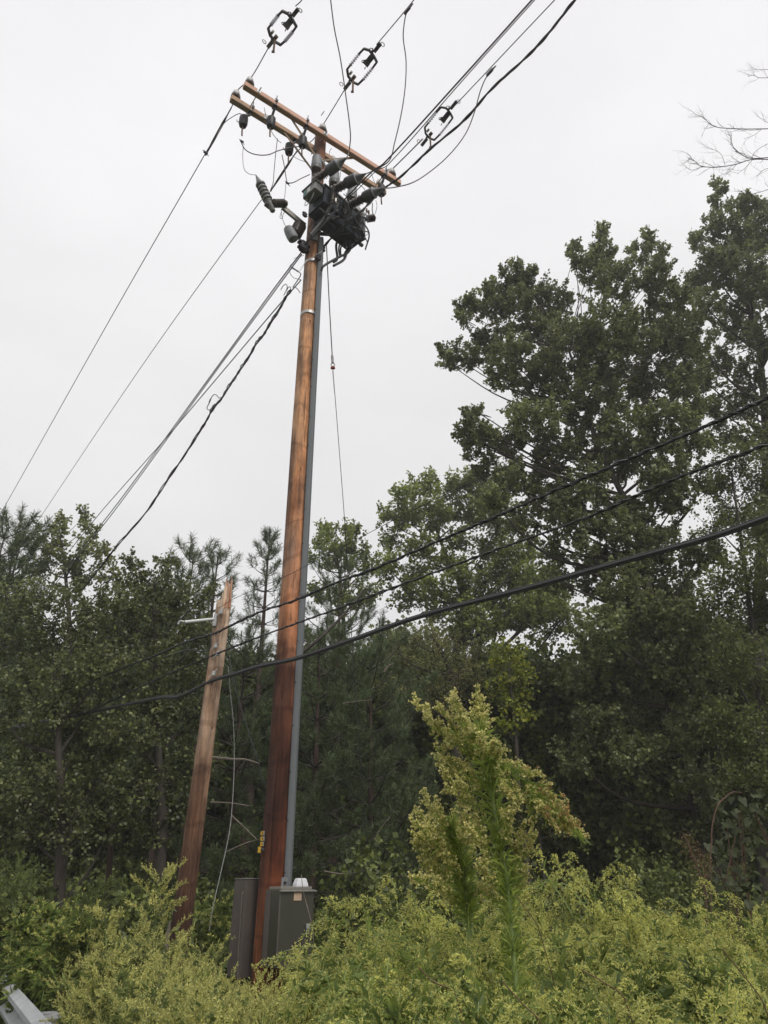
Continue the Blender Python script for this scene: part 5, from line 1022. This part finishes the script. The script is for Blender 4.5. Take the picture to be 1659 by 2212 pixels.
# the tall flower spike in front, and its shorter neighbour
def horseweed(name, label, stem, branches, Y, seed, arms=()):
    rng = np.random.default_rng(seed); rd = random.Random(seed); st = [P(*ZH(x, y), Y) for x, y in stem]; base = V3(st[0][0]+.02, Y, ground_z(st[0][0], Y)); root = empty(name, base, label, 'weed plant')
    path = spline([base]+st, 10); b = MB(); b.tube(path, list(np.linspace(.011, .003, len(path))), 7); b.build('stem', M['stem'], root); pa = np.array(path)
    C = Cloud(); F = Cloud()
    n = 1250; u = np.where(rng.random(n) < .38, .06+.075*rng.random(n), .12+.88*rng.random(n))*(len(path)-1.01); ii = u.astype(int); p = pa[ii]+(pa[ii+1]-pa[ii])*(u-ii)[:, None]
    d = nrmz(rng.normal(size=(n, 3))*np.array([1, 1, .2])+np.array([0, 0, .75])); C.add(leaves(p, .075*(.6+.7*rng.random(n)), rng, .3, .085, 0, tdir=d*3, fold=.03))
    def spray(q0, q1, via=None, brown=0., k=1.0):
        q = [q0, via if via is not None else q0+(q1-q0)*.5+UP*.0, q1]; br = spline(q, 8); L = np.linalg.norm(q1-q0); C.tube(br, .0022, 0, 4); ba = np.array(br); ax = unit(q1-q0)
        ns = max(8, int(L/.011*k))
        for s_ in range(ns):
            t = .28+.72*(s_+rd.random())/ns; i = min(int(t*(len(br)-1)), len(br)-2); o = ba[i]; sd_ = unit(np.array([rd.gauss(0, 1), rd.gauss(0, .8), rd.gauss(0, 1)])+ax*1.3); l = rd.uniform(.02, .055)*(1.25-.6*t); e_ = o+sd_*l+UP*.008
            C.tube([o, (o+e_)/2+UP*.003, e_], .0009, 0, 3); m = rd.randint(8, 12); pp = o+(e_-o)*(.3+.75*rng.random((m, 1)))+rng.normal(size=(m, 3))*.005
            up_ = nrmz(rng.normal(size=(m, 3))*.4+sd_+np.array([0, 0, .5])); F.add(leaves(pp-up_*.006, .009, rng, 0, .5, 0, tdir=up_*3, fold=.1), 1)
            for _ in range(2): F.add(leaves(pp, .0082*(.7+.6*rng.random(m)), rng, .2, 1.1, 0, tdir=up_*2, fold=.35), 2 if rd.random() < brown else 0)
        m = int(34*L/.3); tt = rng.random(m)*.7*(len(br)-1.01); ii = tt.astype(int); C.add(leaves(ba[ii], .045*(.6+.6*rng.random(m)), rng, .3, .12, 0, tdir=nrmz(rng.normal(size=(m, 3))*.6+ax)*3, fold=.03))
    for (a_, t_) in branches:
        dY = rd.uniform(-.16, .16); q0 = P(*ZH(*a_), Y); q1 = P(*ZH(*t_), Y+dY); v = P(*ZH(a_[0]*.5+t_[0]*.5+(t_[0]-a_[0])*.06, a_[1]*.5+t_[1]*.5+30), Y+dY*.6); spray(q0, q1, v)
    for arm, subs, br_ in arms:
        A_ = spline([P(*ZH(*q), Y-.05) for q in arm], 8); C.tube(A_, list(np.linspace(.006, .002, len(A_))), 0, 5); aa = np.array(A_)
        for t_ in subs:
            q1 = P(*ZH(*t_), Y-.05+rd.uniform(-.1, .1)); i = int(np.argmin(np.linalg.norm(aa-q1, axis=1)))-9; i = max(0, i); spray(aa[i], q1, None, br_ if t_[0] > 1150 else br_*.15, .6)
        m = 120; ii = rng.integers(0, len(A_)-1, m); C.add(leaves(aa[ii], .055*(.6+.6*rng.random(m)), rng, .2, .13, 0, tdir=nrmz(rng.normal(size=(m, 3))*.5+unit(aa[-1]-aa[0]))*3, fold=.03))
    C.build('foliage', [M['hleaf']], root); F.build('blossom', [M['floret2'], M['hleaf'], M['floretbr']], root); return root
horseweed('tall_horseweed', 'tallest flowering weed, leaning spike with one brownish branch drooping right', [(890, 2070), (860, 1700), (840, 1500), (790, 1220), (740, 950), (700, 720), (670, 560), (640, 430)],
    [((640, 600), (145, 185)), ((640, 620), (240, 290)), ((650, 600), (335, 225)), ((640, 560), (410, 145)), ((645, 520), (450, 170)), ((650, 500), (520, 330)), ((660, 480), (610, 115)), ((665, 500), (650, 180)), ((670, 520), (705, 290)), ((690, 620), (755, 500)), ((700, 660), (800, 545)), ((670, 760), (315, 545)), ((690, 820), (320, 620)),
     ((700, 700), (470, 470)), ((690, 900), (370, 745)), ((720, 1000), (390, 830)), ((740, 1130), (490, 830)), ((760, 1230), (510, 1000)), ((780, 1300), (530, 1140)), ((790, 1350), (560, 1050)), ((650, 450), (590, 390)), ((690, 600), (560, 480)), ((700, 640), (640, 440)), ((700, 780), (740, 640)), ((720, 870), (590, 740)), ((730, 800), (440, 660)),
     ((800, 1330), (860, 950)), ((790, 1250), (905, 970)), ((830, 1480), (980, 1120)), ((840, 1520), (1035, 1190)), ((850, 1580), (950, 1240)), ((800, 1350), (820, 1080)), ((830, 1500), (680, 1250)), ((840, 1600), (620, 1400)), ((860, 1700), (640, 1600)), ((860, 1700), (980, 1450))],
    3.0, 61, arms=[([(700, 640), (830, 700), (960, 790), (1100, 930), (1240, 1070), (1400, 1215)], [(900, 700), (1000, 740), (1085, 760), (1160, 860), (1235, 905), (830, 850), (880, 950), (950, 960), (1030, 1010), (1040, 1130), (1130, 1080), (1195, 1135), (1250, 980), (1300, 1080), (1340, 1100), (1290, 1170), (1405, 1225), (1370, 1170), (800, 800), (1100, 1000)], .45)])
horseweed('short_horseweed', 'shorter bushy flowering weed leaning left against the tallest spike', [(560, 1850), (540, 1650), (515, 1450), (480, 1250), (420, 1120)],
    [((470, 1250), (230, 870)), ((470, 1230), (300, 945)), ((480, 1300), (165, 1010)), ((480, 1330), (140, 1085)), ((490, 1380), (170, 1180)), ((500, 1430), (145, 1275)), ((510, 1480), (200, 1390)), ((520, 1560), (140, 1500)), ((520, 1560), (270, 1410)), ((535, 1650), (320, 1560)), ((450, 1200), (400, 1080)), ((440, 1180), (340, 1000)),
     ((500, 1400), (320, 1200)), ((500, 1400), (260, 1130)), ((490, 1330), (520, 1090)), ((520, 1550), (380, 1330)), ((545, 1700), (420, 1640)), ((540, 1650), (660, 1560)), ((470, 1230), (470, 1040)), ((500, 1420), (600, 1230))], 3.15, 62)
# slim upright flower stalks standing out of the left thicket
rd = random.Random(12)
for (x, y, bx, Y, lb, bl) in ((345, 1915, 350, 6.6, 'tall slim flower stalk leaning before the foot of the broken pole', .26), (228, 1995, 275, 5.9, 'brownish plume bending left out of the lower left weeds', .2), (815, 2190-60, 800, 3.9, 'green arching weed below the olive cabinet', .3), (40, 1890, 60, 9.0, 'tall pale plume over the far green weeds at the left edge', .35), (205, 1935, 210, 8.5, 'green upright plume between the guardrail and the broken pole', .3), (640, 2098, 648, 6.3, 'upright green weed right under the olive cabinet', .26)):
    rng = np.random.default_rng(int(x)); C = Cloud(); tip = P(x, y, Y); base = V3(P(bx, y, Y)[0], Y, 0)
    weed_plant(C, base, tip, rng, rd, nb=26, fl=1.3, lf=1.0, bl=bl, droop=-.3, fsz=.015, start=.45); tag(C.build('flower_stalk', [M['weedleaf2' if x in (40, 205) else 'floret_l'], M['weedleaf2'], M['stem']], None, Vector(base)), lb, 'weed plant')
# dry bent stems lying through the weeds
for pts, Y, lb in (([(1112, 1932), (1140, 1968), (1165, 2010)], 2.75, 'short dry stem slanting beside the tallest flower spike'), ([(1085, 2120), (1126, 2166), (1170, 2215)], 2.1, 'dry brown stem slanting through the weeds at the bottom centre'), ([(1255, 2095), (1300, 2120), (1350, 2160)], 2.2, 'dry pale stem lying through the weeds at the lower right'), ([(1560, 2050), (1600, 2100), (1650, 2170)], 2.3, 'dry brown stem near the lower right corner'), ([(905, 2090), (935, 2120), (985, 2150)], 2.3, 'dry reddish stem left of the leafy green stalk')):
    q = [P(x, y, Y) for x, y in pts]; b = MB(); b.tube(spline([q[0], q[1], q[2], V3(q[2][0]+.12, Y+.1, max(q[2][2]-.5, .02))], 5), .0018, 5); tag(b.build('dry_stalk', M['seed']), lb, 'dry stalk')
# reddish dry stalk at the right, bending cane, big-leaved vine
ZV = zoomer(1455.2, 1637.2, 6.082)
for nm, pts, r_, lb in (('dry_stalk', [(420, 1780), (370, 1600), (300, 1400), (230, 1250), (180, 1100), (140, 1030)], .006, 'reddish dry seed stalk standing before the largest trunk'), ('dry_stalk', [(430, 1700), (420, 1500), (400, 1340), (300, 1180)], .004, 'second reddish dry seed stalk, curving beside the first'), ('bent_cane', [(480, 1300), (500, 1100), (500, 1000), (520, 820), (590, 610), (680, 520), (780, 450), (890, 460)], .005, 'reddish cane arching over the big-leaved vine')):
    b = MB(); b.tube(spline([P(*ZV(*q), 5.6) for q in ([(pts[0][0]+20, 2600)]+pts)], 6), r_, 5); root = b.build(nm, M['stemred']); tag(root, lb, 'dry stalk')
    if nm == 'dry_stalk':
        rng = np.random.default_rng(len(pts)); C = Cloud(); sp_ = np.array(spline([P(*ZV(*q), 5.6) for q in pts], 8)); n = 420; ii = rng.integers(0, len(sp_), n); C.add(leaves(sp_[ii]+rng.normal(size=(n, 3))*.03, .011, rng, .2, .8)); C.build('seed_head', [M['seed']], root, org=root.location)
rng = np.random.default_rng(71); rd = random.Random(71); root = empty('vine', V3(4.0, 6.6, 0), 'vine with big pale heart-shaped leaves at the lower right edge', 'vine')
vb = MB(); VC = Cloud(); lv = []
for (x, y) in ((560, 560), (640, 700), (450, 1150), (760, 540), (800, 720), (830, 950), (700, 860), (980, 840), (1060, 820), (760, 1090), (600, 1110), (900, 560), (1100, 500), (1150, 720), (1180, 1150), (600, 1380), (700, 1420), (520, 1420), (850, 1250), (760, 1250), (1000, 1280), (820, 1450), (900, 1600), (1040, 1560), (720, 1650), (1100, 1700), (500, 1580), (1180, 960), (950, 1080), (1050, 1120), (1180, 1380), (650, 1560), (880, 1780), (1150, 1880), (1000, 1900), (700, 1850), (620, 1720), (1050, 640), (700, 1000), (900, 720)):
    for _ in range(3): lv.append(P(*ZV(x+rd.uniform(-60, 60)*(_ > 0), y+rd.uniform(-60, 60)*(_ > 0)), 6.6+rd.uniform(-.15, .35)))
for c in lv:
    s_ = rd.uniform(.035, .075); nn = unit(V3(rd.gauss(-.1, .6), rd.gauss(-.7, .6), rd.gauss(.7, .5))); t = unit(np.cross(nn, V3(rd.gauss(0, 1), rd.gauss(0, 1), rd.gauss(0, .4)))); t = t if t[2] < 0 else -t; bb = np.cross(nn, t)
    h = [(-.12, 0), (-.35, .25), (-.32, .5), (0, .62), (.45, .38), (1, 0)]; L1 = [c+s_*(a*t+w_*bb+.12*w_*nn) for a, w_ in h]; L2 = [c+s_*(a*t-w_*bb+.12*w_*nn) for a, w_ in h]
    qs = []
    for i in range(5): qs += [[c+s_*(h[i][0]*.6*t), L1[i], L1[i+1], c+s_*(h[i+1][0]*.6*t)], [c+s_*(h[i][0]*.6*t), L2[i], L2[i+1], c+s_*(h[i+1][0]*.6*t)]]
    VC.add(qs)
VC.build('leaf_mass', [M['vine']], root)
for i in range(14):
    a = lv[rd.randrange(len(lv))]; vb.tube(spline([V3(a[0]+rd.uniform(-.2, .2), 6.8, 0), a+V3(rd.uniform(-.2, .2), .1, -.6), a], 6), .005, 4)
vb.build('stem', M['stemred'], root)

# faint mist over the whole place
b = MB(); b.box(V3(0, 20, 16), V3(60, 0, 0), V3(0, 40, 0), V3(0, 0, 18)); hz = D.materials.new('haze'); hz.use_nodes = True; t = hz.node_tree; t.nodes.clear(); o_ = t.nodes.new('ShaderNodeOutputMaterial'); v_ = t.nodes.new('ShaderNodeVolumePrincipled')
v_.inputs['Color'].default_value = (.88, .88, .87, 1); v_.inputs['Density'].default_value = .0022; v_.inputs['Anisotropy'].default_value = .3; t.links.new(v_.outputs[0], o_.inputs['Volume'])
tag(b.build('haze', hz, smooth=False), kind='stuff')
